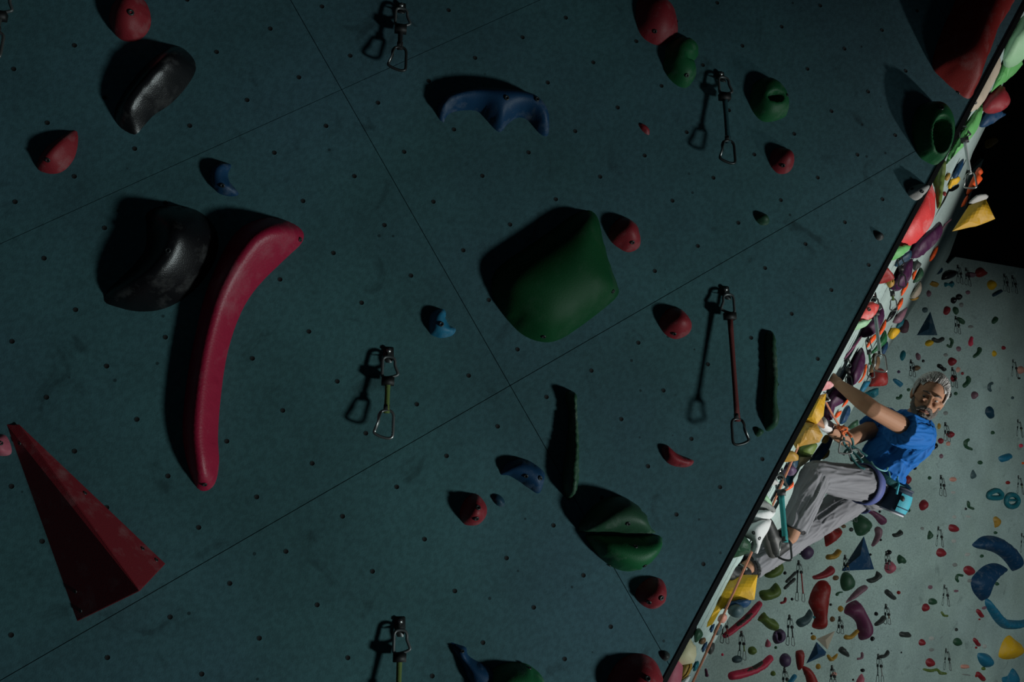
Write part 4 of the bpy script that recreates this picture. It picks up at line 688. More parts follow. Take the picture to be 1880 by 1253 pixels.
# medium and small holds: kind, label, colour, outline, height
SM = [
 ('blob_hold', 'navy blob hold near the top left of the back wall', 'navy', ell(1723, 496, 9.5, 8), .06), ('dark_plate_hold', 'dark tilted plate hold under the roof notch', 'black', [(1731, 510), (1736, 499), (1750, 495), (1758, 499), (1753, 509), (1734, 514)], .06),
 ('gold_bar_hold', 'dull gold bar hold below the navy blob', 'gold', ell(1716, 521, 10, 5, 25), .05), ('star_hold', 'small teal star hold below the dark tilted plate', 'teal', [(1736, 518), (1744, 520), (1751, 515), (1751, 528), (1744, 524), (1737, 527)], .05),
 ('rose_bar_hold', 'dusky rose hold left of the maroon cap hold', 'mauve', ell(1785, 504, 10, 5, 8), .05), ('cap_hold', 'maroon cap-shaped hold under the black roof', 'darkred', [(1793, 504), (1795, 494), (1804, 490), (1810, 497), (1817, 499), (1814, 504), (1801, 509)], .06),
 ('amber_oval_hold', 'amber oval hold near the top right of the back wall', 'byellow', ell(1823, 523, 8, 10, -15), .06), ('navy_brick_hold', 'navy brick hold below the amber oval', 'navy', [(1824, 539), (1839, 531), (1842, 536), (1826, 545)], .04),
 ('plum_hold', 'upper of two touching dark plum holds', 'black', ell(1763, 545, 6.5, 6), .05), ('plum_hold', 'lower of two touching dark plum holds', 'black', ell(1753, 551, 5.5, 6.5), .05),
 ('worn_hold', 'worn brownish screw-on beside the dark plum holds', 'mauve', ell(1778, 537, 5, 4), .02), ('worn_hold', 'worn grey screw-on below the dark plum holds', 'grey', ell(1766, 560, 4.5, 5), .02),
 ('mauve_drop_hold', 'small mauve drop hold right of the orange tufas', 'mauve', ell(1707, 539, 4.5, 6.5, -10), .04), ('red_oval_hold', 'red oval hold right of the navy triangle tip', 'red', ell(1740, 570, 6, 9, 12), .05),
 ('green_twist_hold', 'small dark green twisted hold right of the red oval', 'dgreen', ell(1756, 570, 5, 8, -20), .04), ('grey_round_hold', 'grey round hold at the tip of the navy triangle', 'slate', ell(1700, 569, 5.5), .04),
 ('green_bar_hold', 'dark green bar hold beside a dangling draw', 'dgreen', ell(1766, 589, 9.5, 4.5, 40), .04), ('worn_hold', 'flat worn screw-on below the dark green bar', 'grey', ell(1783, 600, 6, 3), .02),
 ('kidney_hold', 'dark green kidney hold near the crease at upper right', 'dgreen', ell(1828, 588, 5, 8, 30), .04), ('gold_blob_hold', 'gold blob hold under the navy triangle', 'byellow', ell(1708, 630, 7.5, 6, -20), .05),
 ('dark_bar_hold', 'charcoal bent bar hold right of the gold blob', 'char', spn([(1715, 623), (1724, 626), (1733, 622)], 4), .04), ('hook_hold', 'dark green hook hold right of the charcoal bar', 'dgreen', spn([(1741, 634), (1746, 637), (1749, 627), (1746, 622)], 2.8), .03),
 ('pink_comma_hold', 'pink comma hold on the upper back wall', 'pink', spn([(1786, 619), (1783, 627), (1784, 633)], [2.5, 3.2, 4]), .04), ('green_crescent_hold', 'dark green crescent hold right of the red ball hold', 'dgreen', spn([(1800, 640), (1798, 648), (1790, 655)], [4, 3.5, 3]), .04),
 ('worn_hold', 'worn brown screw-on between the hook and green crescent', 'mauve', ell(1761, 641, 5, 5.5, -30), .02), ('worn_hold', 'small grey screw-on above the red ball hold', 'grey', ell(1737, 652, 4.5, 3.5), .02),
 ('red_ball_hold', 'red ball hold above the climber\'s head', 'red', ell(1750, 664, 7.2, 8), .06), ('mauve_bean_hold', 'small mauve bean hold left of a dark dot above the head', 'mauve', ell(1687, 655, 4, 7.5, -15), .04),
 ('dot_hold', 'dark dot foothold right of the small mauve bean', 'black', ell(1696, 663, 3), .02), ('blue_oval_hold', 'upright teal oval hold right of the long pale draw', 'teal', ell(1659, 653, 5, 10, 8), .04),
 ('brown_wedge_hold', 'brown wedge hold above the climber\'s hair', 'brown', ell(1684, 676, 8, 5, -10), .04), ('peanut_hold', 'black peanut hold right above the hair', 'black', spn([(1725, 671), (1731, 676), (1736, 679)], [4, 3, 4]), .04),
 ('red_drop_hold', 'red drop hold behind a draw right of the head', 'red', ell(1753, 695, 5.5, 6.5), .05), ('worn_hold', 'pinkish worn ring right of the red ball hold', 'salmon', ell(1760, 679, 4.5, 5.5, 20), .02),
 ('dot_hold', 'tiny red dot foothold beside the pinkish worn ring', 'red', ell(1768, 686, 3), .02), ('green_crescent_hold', 'green crescent hold right of the climber\'s head', 'dgreen', spn([(1779, 693), (1779, 701), (1772, 709)], [4, 4, 4]), .04),
 ('dot_hold', 'dark green dot foothold right of the hair', 'dgreen', ell(1756, 723, 3.5), .03), ('dark_oval_hold', 'dark oval foothold touching the hair outline', 'char', ell(1745, 725, 3.5, 6), .03), ('mauve_oval_hold', 'mauve oval hold by the crease level with the head', 'mauve', ell(1791, 726, 6, 7.5, 10), .05),
 ('red_dot_hold', 'small red hold right of the crease at upper right', 'red', ell(1844, 639, 4.2, 3.8), .03), ('yellow_dot_hold', 'small yellow hold on the crease at upper right', 'byellow', ell(1827, 650, 4.5, 6), .03),
 ('salmon_ring_hold', 'salmon ring hold at the right edge', 'salmon', ell(1876, 680, 7, 7.5), .04), ('dot_hold', 'dark dot foothold below the salmon ring hold', 'black', ell(1872, 695, 3.2, 2), .02),
 ('slate_hook_hold', 'slate C-shaped hold on the right facet', 'slate', spn([(1824, 704), (1818, 707), (1817, 714), (1821, 718)], 2.8), .03), ('dot_hold', 'grey ring foothold right of the slate C', 'slate', ell(1860, 731, 3), .02),
 ('navy_crescent_hold', 'navy crescent hold on the right facet', 'navy', spn([(1820, 751), (1818, 758), (1823, 766)], [6, 6, 5]), .06), ('dot_hold', 'dark green dot foothold below the navy crescent', 'dgreen', ell(1824, 795, 3.8), .03),
 ('blue_brick_hold', 'teal brick hold left of the climber\'s hair', 'lblue', [(1641, 699), (1645, 695), (1659, 704), (1656, 711), (1652, 710)], .04), ('grey_hook_hold', 'small grey-green hook hold left of the climber\'s ear', 'dgreen', spn([(1648, 731), (1653, 731), (1656, 726)], 3), .03), ('dot_hold', 'dark dot foothold between the teal brick and the hair', 'dgreen', ell(1669, 716, 3.5), .02), ('dot_hold', 'dark plum dot foothold above the teal brick', 'violet', ell(1651, 683, 3.2), .02),
 ('red_ring_hold', 'red ring hold right of the climber\'s shoulder', 'red', ell(1747, 798, 7, 6.5), .05), ('red_ball_hold', 'small red ball hold touching the blue sleeve', 'red', ell(1729, 810, 5.5), .04),
 ('worn_hold', 'pale salmon worn hold below the red ring', 'salmon', ell(1742, 815, 4.5), .02), ('black_round_hold', 'black round hold beside the shirt sleeve', 'black', ell(1717, 819, 6.5, 7), .05),
 ('worn_hold', 'brown crumb hold below the black round hold', 'mauve', ell(1729, 838, 4, 4.5), .02), ('worn_hold', 'olive crumb hold right of the shoulder', 'gold', ell(1725, 783, 3.5, 6), .02), ('worn_hold', 'faint grey ring right of the chin', 'grey', ell(1737, 759, 5, 4), .015),
 ('dot_hold', 'dark dot foothold right of the shirt hem', 'black', ell(1681, 860, 3.5, 4), .03), ('dot_hold', 'grey-green dot foothold right of the shirt hem', 'dgreen', ell(1708, 878, 3.5), .03),
 ('red_oval_hold', 'red oval hold beside the shirt hem', 'red', ell(1667, 882, 8, 10, 10), .06), ('dot_hold', 'olive dot foothold above the chalk bag', 'gold', ell(1670, 903, 4), .03), ('worn_hold', 'flat salmon hold below the crease shadow', 'salmon', ell(1751, 881, 7, 4.5), .025),
 ('worn_hold', 'white crumb screw-on under the flat salmon hold', 'lgrey', ell(1751, 905, 5, 3), .015), ('red_oval_hold', 'red oval hold right of the chalk bag', 'red', ell(1698, 928, 8, 10.5, 12), .06),
 ('dot_hold', 'tiny dark dot right of the chalk bag', 'black', ell(1671, 922, 2.5), .02), ('green_bar_hold', 'dark green bar hold right of the chalk bag', 'dgreen', spn([(1661, 928), (1667, 935), (1671, 939)], [4, 3.5, 3]), .04), ('dot_hold', 'tiny dark dot left of the chalk bag base', 'black', ell(1616, 940, 2.6), .02),
 ('horseshoe_hold', 'dark horseshoe hold on the crease', 'dgreen', spn([(1781, 808), (1774, 813), (1776, 821), (1787, 826)], [3, 3.2, 3, 2.5]), .04), ('green_hex_hold', 'dark green hexagon hold below the horseshoe', 'dgreen', ell(1801, 850, 5, 4, 0, 6), .03),
 ('pear_ring_hold', 'grey-green pear ring hold below the hexagon', 'slate', [(1786, 865), (1789, 863), (1791, 868), (1795, 874), (1791, 879), (1785, 880), (1783, 874)], .03), ('teal_brick_hold', 'teal tilted brick hold above the teal ring', 'lblue', [(1836, 843), (1840, 838), (1856, 833), (1861, 838), (1857, 844), (1843, 850)], .06),
 ('red_dot_hold', 'small dark red hold above the teal disc', 'darkred', ell(1852, 887, 4.5, 3.5), .03), ('red_dot_hold', 'small magenta hold at the right edge', 'pink', ell(1876, 819, 4), .03), ('red_dot_hold', 'tiny orange hold at the right edge', 'orange', ell(1879, 851, 2.5), .02),
 ('corner_hold', 'dark green L-shaped hold below the white crumbs', 'dgreen', spn([(1779, 922), (1780, 931), (1789, 935)], 2.4), .03), ('dot_hold', 'tiny dark dot at the corner of the L-shaped hold', 'black', ell(1774, 935, 2.5), .02),
 ('worn_hold', 'white crumb screw-on above the upper red oval by the crease', 'lgrey', ell(1753, 950, 4.5, 3.5), .015), ('worn_hold', 'thin white crumb below the L-shaped hold', 'lgrey', ell(1778, 949, 6, 2.5, 10), .015), ('gold_shard_hold', 'gold shard hold above the upper blue crescent', 'gold', [(1826, 953), (1832, 949), (1839, 957), (1834, 968), (1829, 970), (1828, 962)], .05),
 ('dot_hold', 'dark green dot between the gold shard and crescent', 'dgreen', ell(1829, 979, 3.3, 3), .03), ('dot_hold', 'black nugget in the mouth of the upper crescent', 'dgreen', ell(1804, 1022, 4, 3, -20), .03), ('dot_hold', 'green nugget in the mouth of the middle crescent', 'dgreen', ell(1832, 1073, 4, 3.5), .03),
 ('red_saucer_hold', 'tilted red saucer hold level with the chalk bag base', 'red', ell(1753, 971, 9.5, 7.5, 20), .05), ('red_saucer_hold', 'tilted red saucer hold right of a short draw', 'red', ell(1686, 1016, .1, .1) if False else ell(1730, 1016, 8.5, 9, 25), .05), ('red_saucer_hold', 'tilted red saucer hold beside the middle crescent', 'red', ell(1782, 1049, 10.5, 9, 25), .05),
 ('worn_hold', 'white crumb screw-on below the first red saucer', 'lgrey', ell(1752, 994, 5, 4), .015), ('worn_hold', 'white wedge crumb left of the black nugget', 'lgrey', ell(1777, 1019, 6, 3.5, -12), .02), ('worn_hold', 'grey crumb screw-on above the red saucer by the crescent', 'grey', ell(1754, 1038, 5.5, 4), .015),
 ('horseshoe_hold', 'olive horseshoe hold below the red saucer by the crescent', 'dgreen', spn([(1769, 1058), (1760, 1057), (1757, 1063), (1761, 1069)], 2.4), .03), ('worn_hold', 'grey crumb between horseshoe and middle crescent', 'grey', ell(1781, 1067, 5, 3.5), .015), ('worn_hold', 'brown T-shaped crumb below the olive horseshoe', 'mauve', ell(1756, 1086, 5.5, 2.6), .015),
 ('green_wedge_hold', 'dark olive wedge hold above the black dot and draw', 'char', [(1640, 981), (1648, 979), (1655, 973), (1659, 980), (1653, 986), (1643, 987)], .05), ('worn_hold', 'small grey crumb right of the dark olive wedge', 'grey', ell(1694, 971, 4, 3), .015), ('bow_hold', 'dark green bow-tie hold left of a short draw', 'dgreen', [(1705, 990), (1709, 975), (1713, 981), (1718, 982), (1714, 985), (1709, 991)], .04),
 ('mauve_ball_hold', 'mauve ball hold under a short draw', 'rose', ell(1637, 1043, 10, 12, 10), .07), ('black_dot_hold', 'black round foothold above the mauve ball', 'black', ell(1634, 1015, 5), .04), ('bracket_hold', 'grey-green bracket hold right of the mauve ball', 'dgreen', [(1649, 1026), (1654, 1019), (1665, 1029), (1664, 1036), (1658, 1035), (1652, 1036)], .05),
 ('bone_hold', 'dark olive bone hold left of the mauve ball', 'char', [(1592, 1066), (1598, 1063), (1608, 1059), (1612, 1049), (1621, 1058), (1618, 1063), (1602, 1072)], .05), ('dark_bar_hold', 'dark green slanted bar below the mauve ball', 'char', spn([(1630, 1087), (1638, 1095), (1645, 1100)], [5, 4.5, 3.5]), .05), ('dot_hold', 'dark red dot right of the dark slanted bar', 'darkred', ell(1651, 1089, 3.6), .03), ('dot_hold', 'tiny black dot at the mauve banana tip', 'black', ell(1618, 992, 2.5), .02), ('dot_hold', 'tiny dark dot right of the teal triangle', 'black', ell(1599, 1019, 2.6), .02),
 ('worn_hold', 'brown crumb screw-on left of a draw above the green ring', 'mauve', ell(1709, 1079, 5, 4), .015), ('green_ring_hold', 'dark green ring hold above a red knuckle', 'dgreen', ell(1714, 1106, 8, 6.5), .04), ('red_knuckle_hold', 'red knuckle hold below the dark green ring', 'red', ell(1701, 1117, 5.5, 8, 15), .05), ('worn_hold', 'small green crumb hold right of the red knuckle', 'olive', spn([(1730, 1125), (1734, 1131), (1741, 1132)], 2.2), .02),
 ('pod_hold', 'charcoal pod hold under a short draw by the purple boot', 'char', spn([(1610, 1148), (1619, 1142), (1625, 1134)], [3.5, 4.5, 4]), .05), ('black_dot_hold', 'black dot right of the purple boot top', 'black', ell(1610, 1128, 4), .03), ('black_dot_hold', 'black dot at the toe of the purple boot', 'black', ell(1603, 1174, 4.5), .03), ('capsule_hold', 'black capsule hold at the wedge', 'char', spn([(1657, 1166), (1664, 1167), (1671, 1167)], 5), .05),
 ('red_nugget_hold', 'red nugget hold right of the black capsule', 'red', ell(1695, 1181, 6, 6.5, 20), .05), ('worn_hold', 'white crumb right of the red nugget', 'lgrey', ell(1711, 1173, 5.5, 4), .015), ('worn_hold', 'grey crumb below the white one', 'grey', ell(1711, 1194, 5.5, 3.5), .015), ('red_flat_hold', 'round red hold above the green bird-shaped hold', 'red', ell(1710, 1218, 8, 8.5), .05),
 ('green_heart_hold', 'grey-green heart ring hold left of the short red bars', 'dgreen', ell(1760, 1180, 8.5, 7.5, 20), .04), ('dot_hold', 'dark dot above the grey-green heart', 'char', ell(1757, 1157, 3.4), .02), ('elbow_hold', 'dark elbow hold left of the wedge near the bottom', 'char', spn([(1619, 1207), (1627, 1205), (1632, 1197)], [3.6, 3.2, 3]), .04), ('dot_hold', 'tiny black dot on the wedge', 'black', ell(1655, 1199, 2.4), .015),
 ('bird_hold', 'long green bird-shaped hold near the bottom', 'olive', spn([(1697, 1230), (1710, 1233), (1722, 1231), (1728, 1237), (1739, 1238)], [2, 3, 2.6, 3.4, 2]), .03), ('salmon_bar_hold', 'short salmon bar left of the blue cup', 'salmon', [(1766, 1222), (1779, 1222), (1780, 1228), (1767, 1229)], .03), ('grey_stick_hold', 'thin grey stick below the salmon bar', 'grey', spn([(1768, 1239), (1782, 1241)], 1.2), .015),
 ('red_bar_hold', 'upper short red bar left of the teal crescent', 'red', spn([(1797, 1122), (1801, 1128), (1805, 1133)], 3.6), .04), ('worn_hold', 'brown crumb between red bar and teal crescent', 'mauve', ell(1808, 1117, 6, 3, -12), .02), ('dot_hold', 'tiny dark red dot under the upper red bar', 'darkred', ell(1799, 1138, 2.5, 1.8), .015), ('red_bar_hold', 'middle short red bar above the blue cup', 'red', spn([(1791, 1175), (1795, 1181), (1799, 1186)], 3.4), .04), ('dot_hold', 'tiny dark red dot under the middle red bar', 'darkred', ell(1793, 1190, 2.4), .015),
 ('worn_hold', 'dark and white chip above the blue cup', 'lgrey', ell(1809, 1188, 4, 4.5, 20), .02), ('dot_hold', 'dark green dot under the blue cup', 'olive', ell(1807, 1229, 4, 3.5), .03), ('red_bar_hold', 'lowest short red bar by the bottom edge', 'red', spn([(1797, 1238), (1803, 1244), (1808, 1249)], 4.4), .04), ('dot_hold', 'tiny maroon dot left of the lowest red bar', 'darkred', ell(1793, 1242, 2.4, 3), .015),
 ('dot_hold', 'grey dot left of the round purple hold', 'dgreen', ell(1467, 1003, 3.2), .02), ('dot_hold', 'tiny dark dot touching the round purple hold', 'black', ell(1470, 1018, 2), .015), ('worn_hold', 'brown crumb at the elbow of the red boomerang', 'brown', ell(1550, 967, 5, 3.8), .025), ('worn_hold', 'grey crumb right of the red boomerang', 'char', ell(1564, 973, 4.6, 4), .025),
 ('gold_nugget_hold', 'brown-gold nugget at the end of the red bean', 'brown', ell(1536, 1062, 6, 5, -15), .04), ('hook_hold', 'small dark hook hold right of the vase shoulder', 'dgreen', spn([(1537, 1093), (1541, 1089), (1548, 1088)], [3, 2, 1.2]), .02), ('dot_hold', 'dark dot between vase and dark hook', 'black', ell(1526, 1111, 2.8), .02), ('dot_hold', 'tiny dark dot left of the red vase', 'black', ell(1489, 1112, 2), .015), ('dot_hold', 'dark teal dot between slate bean and vase', 'teal', ell(1496, 1134, 3), .02),
 ('gold_ball_hold', 'gold ball hold above a small draw by the purple boot', 'gold', ell(1545, 1119, 5.5, 6), .04), ('olive_ball_hold', 'dark olive ball hold right of the vase foot', 'brown', ell(1530, 1138, 5, 5.5), .04), ('slat_hold', 'upper grey slat hold left of a long thin draw', 'char', spn([(1445, 1069), (1454, 1060), (1462, 1052)], 2.8), .03), ('slat_hold', 'lower grey slat hold left of a long thin draw', 'char', spn([(1442, 1081), (1451, 1072), (1460, 1064)], 3), .03),
 ('dot_hold', 'dark dot below the long thin draw', 'black', ell(1455, 1101, 3), .02), ('red_comma_hold', 'red comma hold right of the olive mitten', 'red', spn([(1435, 1108), (1441, 1106), (1443, 1099)], 2.4), .03), ('dot_hold', 'dark dot right of the far trouser cuff', 'black', ell(1442, 1053, 3.4), .02), ('rose_chip_hold', 'rose drop-shaped hold left of the purple ring', 'rose', [(1406, 1187), (1409, 1176), (1412, 1175), (1417, 1186), (1411, 1190)], .04), ('dot_hold', 'dark dot under the purple ring', 'dgreen', ell(1425, 1190, 3), .02),
 ('olive_round_hold', 'olive round hold left of the second pink bar', 'olive', ell(1383, 1196, 8.5, 8), .05), ('grey_oval_hold', 'grey-green oval hold under an olive draw', 'slate', ell(1355, 1212, 10, 7, -10), .05), ('dot_hold', 'tiny magenta dot left of the olive draw', 'pink', ell(1327, 1203, 2.6, 3), .02), ('purple_stick_hold', 'small purple stick hold near the bottom edge', 'plum', spn([(1297, 1230), (1298, 1237), (1299, 1242)], [2.2, 2.4, 3.4]), .03), ('olive_round_hold', 'small olive round hold under the purple ball', 'olive', ell(1421, 1238, 5), .04),
 ('gold_ball_hold', 'gold ball hold left of the tan triangle', 'gold', ell(1495, 1172, 5, 5.3), .04), ('dot_hold', 'tiny black dot above the gold ball by the tan triangle', 'black', ell(1491, 1164, 2.2), .015), ('gold_moon_hold', 'gold moon-shaped hold right of the blue kite', 'gold', spn([(1522, 1205), (1527, 1212), (1534, 1208), (1539, 1202)], [3, 4, 3, 1.5]), .04), ('gold_ball_hold', 'gold ball hold below the blue kite', 'gold', ell(1504, 1225, 5, 5.5), .04),
 ('dark_wedge_hold', 'black wedge hold right of the gold moon', 'char', [(1541, 1197), (1549, 1188), (1561, 1203), (1559, 1208)], .05), ('elbow_hold', 'small grey elbow hold below the purple boot', 'mauve', spn([(1576, 1211), (1583, 1209), (1584, 1200)], 2.4), .03), ('salmon_nub_hold', 'salmon nub hold beside a draw near the bottom', 'salmon', ell(1533, 1239, 5, 4.5), .03), ('black_dot_hold', 'black dot above the mauve drop at the bottom', 'black', ell(1585, 1232, 4.6, 3.6), .03),
 ('mauve_drop_hold', 'mauve drop hold cut off by the bottom edge', 'rose', [(1573, 1258), (1578, 1245), (1585, 1238), (1588, 1250), (1584, 1262)], .05), ('light_blue_bar_hold', 'short light blue bar at the bottom below the purple ball', 'lblue', spn([(1449, 1257), (1455, 1250), (1461, 1242)], 4), .04), ('gold_curl_hold', 'gold curled hold inside the bend of the purple boot', 'gold', spn([(1554, 1171), (1563, 1171), (1570, 1165), (1576, 1159)], [4.5, 4, 3.5, 3]), .04), ('dot_hold', 'tiny dark dot near the bottom edge right of the mauve drop', 'black', ell(1567, 1249, 2.2), .015),
]
for nm, lb, colr, ol, h in SM: B(nm, lb, colr, ol, h)
def bq(x, y, x2, y2, label, colr, metal=None):
    pl = bplane(x, y); a = pl.hit(x, y + 2); L = (ray(x2, y2, project(a)[2]) - ray(x, y, project(a)[2])).length + .02
    return quickdraw(label, a, pl, L, colr, lod=0, lower_metal=metal)
for a in ((1758, 488, 1762, 522, 'dark draw right of the dark tilted plate', 'black'), (1773, 493, 1776, 526, 'dark draw left of the dusky rose hold', 'char'), (1843, 504, 1847, 537, 'left of two dark draws by the upper crease', 'black'), (1858, 507, 1863, 539, 'right of two dark draws by the upper crease', 'black'),
          (1754, 582, 1757, 613, 'dark draw left of the dark green bar hold', 'char'), (1672, 662, 1675, 691, 'dark draw beside the brown wedge hold', 'char'), (1748, 676, 1752, 711, 'dark draw crossing the red drop hold', 'black'), (1859, 661, 1865, 692, 'dark slim draw on the right facet', 'char'),
          (1735, 777, 1739, 809, 'dark draw left of the red ring hold', 'black'), (1727, 874, 1731, 909, 'black draw between the shirt and the flat salmon hold', 'black'), (1868, 771, 1872, 801, 'olive draw at the right edge above the magenta hold', 'olive'), (1869, 874, 1874, 905, 'olive draw right of the small dark red hold', 'olive'), (1875, 980, 1878, 1013, 'olive draw at the right edge beside the upper crescent', 'olive'),
          (1722, 968, 1726, 1001, 'dark draw right of the green bow-tie hold', 'char'), (1627, 1014, 1629, 1043, 'pale draw left of the black round foothold', 'grey'), (1733, 1075, 1736, 1109, 'dark draw right of the dark green ring', 'char'), (1626, 1111, 1629, 1142, 'reddish draw above the charcoal pod', 'brown'), (1612, 1203, 1616, 1250, 'long pale draw left of the wedge', 'grey'), (1736, 1192, 1740, 1226, 'dark draw right of the round red hold near the bottom', 'char'),
          (1565, 928, 1568, 955, 'small dark draw below the climber\'s seat', 'darkred'), (1551, 1021, 1552, 1046, 'pale olive draw at the foot of the teal triangle', 'gold'), (1466, 1031, 1472, 1099, 'long thin maroon draw below the round purple hold', 'darkred'), (1541, 1134, 1543, 1159, 'small black draw below the gold ball', 'black'), (1361, 1161, 1363, 1206, 'olive draw above the grey-green oval hold', 'olive'), (1330, 1130, 1333, 1176, 'crimson draw crossing the first pink bar', 'darkred'), (1449, 1131, 1452, 1180, 'black draw right of the olive twisted hold', 'black'),
          (1527, 1224, 1529, 1254, 'dark draw below the gold moon', 'char'), (1440, 1228, 1441, 1262, 'dark olive draw under the purple ball', 'olive')):
    bq(*a)
# ------------------------------------------------------------------ the climber
from mathutils import noise
def sph(c, r, R=None, seg=20, rings=12):
    rx, ry, rz = (r, r, r) if not isinstance(r, (tuple, list)) else r; V = [Vector((0, 0, rz))]; F = []
    for i in range(1, rings):
        a = math.pi * i / rings
        for k in range(seg): t = 2 * math.pi * k / seg; V.append(Vector((rx * math.sin(a) * math.cos(t), ry * math.sin(a) * math.sin(t), rz * math.cos(a))))
    V.append(Vector((0, 0, -rz))); n = len(V)
    for k in range(seg): F.append((0, 1 + k, 1 + (k + 1) % seg)); F.append((n - 1, n - 1 - seg + (k + 1) % seg, n - 1 - seg + k))
    for i in range(rings - 2):
        for k in range(seg): a = 1 + i * seg + k; b = 1 + i * seg + (k + 1) % seg; F.append((a, a + seg, b + seg, b))
    c = Vector(c); return [c + (R @ v if R else v) for v in V], F
def cap(pts, rs, seg=16):
    """smooth tapered limb through pts with round ends"""
    pts = [Vector(p) for p in pts]; P = []; Q = []
    d0 = (pts[0] - pts[1]).normalized(); d1 = (pts[-1] - pts[-2]).normalized()
    for a in (1.0, .85, .5): P.append(pts[0] + d0 * rs[0] * a); Q.append(rs[0] * max(.06, math.sqrt(1 - a * a)))
    for i in range(len(pts) - 1):
        for k in range(6): t = k / 6; P.append(pts[i].lerp(pts[i + 1], t)); Q.append(rs[i] * (1 - t) + rs[i + 1] * t)
    P.append(pts[-1]); Q.append(rs[-1])
    for a in (.5, .85, 1.0): P.append(pts[-1] + d1 * rs[-1] * a); Q.append(rs[-1] * max(.06, math.sqrt(1 - a * a)))
    return tube(P, Q, seg)
def remesh(name, parts, voxel, smooth, mat, parent, origin, disp=None, factor=.5):
    V, F = merge(*parts); m = mesh_from('tmp', [v - origin for v in V], F); o = bpy.data.objects.new('tmp', m); COL.objects.link(o)
    md = o.modifiers.new('r', 'REMESH'); md.mode = 'VOXEL'; md.voxel_size = voxel
    if smooth: ms = o.modifiers.new('s', 'SMOOTH'); ms.iterations = smooth; ms.factor = factor
    dg = bpy.context.evaluated_depsgraph_get(); me = bpy.data.meshes.new_from_object(o.evaluated_get(dg)); me.name = name
    bpy.data.objects.remove(o); bpy.data.meshes.remove(m)
    if disp:
        nn = [v.normal.copy() for v in me.vertices]
        for v, q in zip(me.vertices, nn): v.co += q * disp(v.co + origin, q)
        me.update()
    me.materials.clear(); return link(name, me, mat, parent, None if parent else origin)
J = {k: ray(*v) for k, v in dict(neck=(1688, 768, 4.79), nb=(1668, 786, 4.84), lsh=(1684, 797, 4.68), lel=(1604, 753, 4.47), lwr=(1543, 708, 4.57), lha=(1521, 692, 4.62),
     rsh=(1626, 776, 5.0), rel=(1556, 808, 4.88), rwr=(1512, 779, 4.73), rha=(1492, 765, 4.64), chest=(1662, 806, 4.86), belly=(1628, 842, 4.9), pel=(1606, 878, 4.92),
     lhip=(1612, 894, 4.83), lkn=(1498, 873, 4.58), lan=(1452, 986, 4.50), lheel=(1424, 1010, 4.50), ltoe=(1409, 962, 4.47), rhip=(1594, 894, 5.0), rkn=(1492, 966, 4.85), ran=(1368, 1045, 4.56), rheel=(1361, 1064, 4.52), rtoe=(1335, 1044, 4.48), head=(1704, 732, 4.72)).items()}
# head frame: looks towards the lens and down to the left, tilted over to the right
hf = cdir(-.33, .06, -.94).normalized(); hu = cdir(.38, -.90, -.12); hu = (hu - hf * hu.dot(hf)).normalized(); hx = hu.cross(hf)
HR = Matrix(((hx.x, hu.x, hf.x), (hx.y, hu.y, hf.y), (hx.z, hu.z, hf.z))); HC = J['head']
def hp(x, y, z): return HC + HR @ Vector((x, y, z))
ORG = J['pel'].copy()
person = empty('person', ORG, 'climber in blue shirt and grey trousers clinging to the overhang, looking back', 'person')
def hand(wr, kn, back, curl, spread=.0185, thumb=1):
    """palm and five fingers: wr wrist, kn knuckle centre, back = back-of-hand direction"""
    d = (kn - wr).normalized(); b = (back - d * back.dot(d)).normalized(); s = d.cross(b); P = []
    for k, (ln, r) in enumerate(((.92, .0095), (1.0, .0100), (.95, .0096), (.78, .0086))):
        off = s * ((k - 1.5) * spread); root = wr + d * .012 + off * .65; knu = kn + off + d * (-.004 * abs(k - 1.2)) + b * .004
        P.append(cap([root, knu], [.0145, .0125], 10))
        dirv = d; p = knu; seq = [p]
        for q, L in enumerate((.044, .027, .021)):
            a = curl[q]; dirv = (Matrix.Rotation(a, 3, s) @ dirv).normalized(); cand = dirv
            p = p + cand * L * ln; seq.append(p)
        P.append(cap(seq, [r * 1.08, r * 1.02, r * .95, r * .85], 10))
    t0 = wr + d * .025 + s * (thumb * .024); t1 = t0 + (d * .6 + s * thumb * .7 - b * .4).normalized() * .042; t2 = t1 + (d * .9 + s * thumb * .15 - b * .5).normalized() * .03
    P.append(cap([wr + d * .01 + s * thumb * .01, t0, t1, t2], [.014, .0145, .0115, .009], 10)); return P
viewb = cdir(.25, -.55, -.8)
SK = []
SK += [cap([J['lsh'], J['lel'], J['lel'].lerp(J['lwr'], .35), J['lwr']], [.056, .044, .045, .028])]
SK += [cap([J['rsh'], J['rel'], J['rel'].lerp(J['rwr'], .35), J['rwr']], [.054, .043, .044, .028])]
SK += hand(J['lwr'], J['lha'], viewb, (.5, .9, .7)); SK += hand(J['rwr'], J['rha'], viewb, (.4, .8, .7))
SK += [cap([J['neck'] + cdir(.0, -.03, 0), J['nb']], [.055, .065]), sph(J['chest'], .09), sph(J['belly'], .085), sph(J['pel'], .09), cap([J['chest'], J['pel']], [.09, .085]), cap([J['lsh'], J['rsh']], [.045, .045])]
for sd in 'lr':
    SK += [cap([J[sd + 'hip'], J[sd + 'kn'], J[sd + 'an']], [.075, .05, .036]), cap([J[sd + 'an'], J[sd + 'heel']], [.034, .028]), cap([J[sd + 'heel'], J[sd + 'toe']], [.028, .022])]
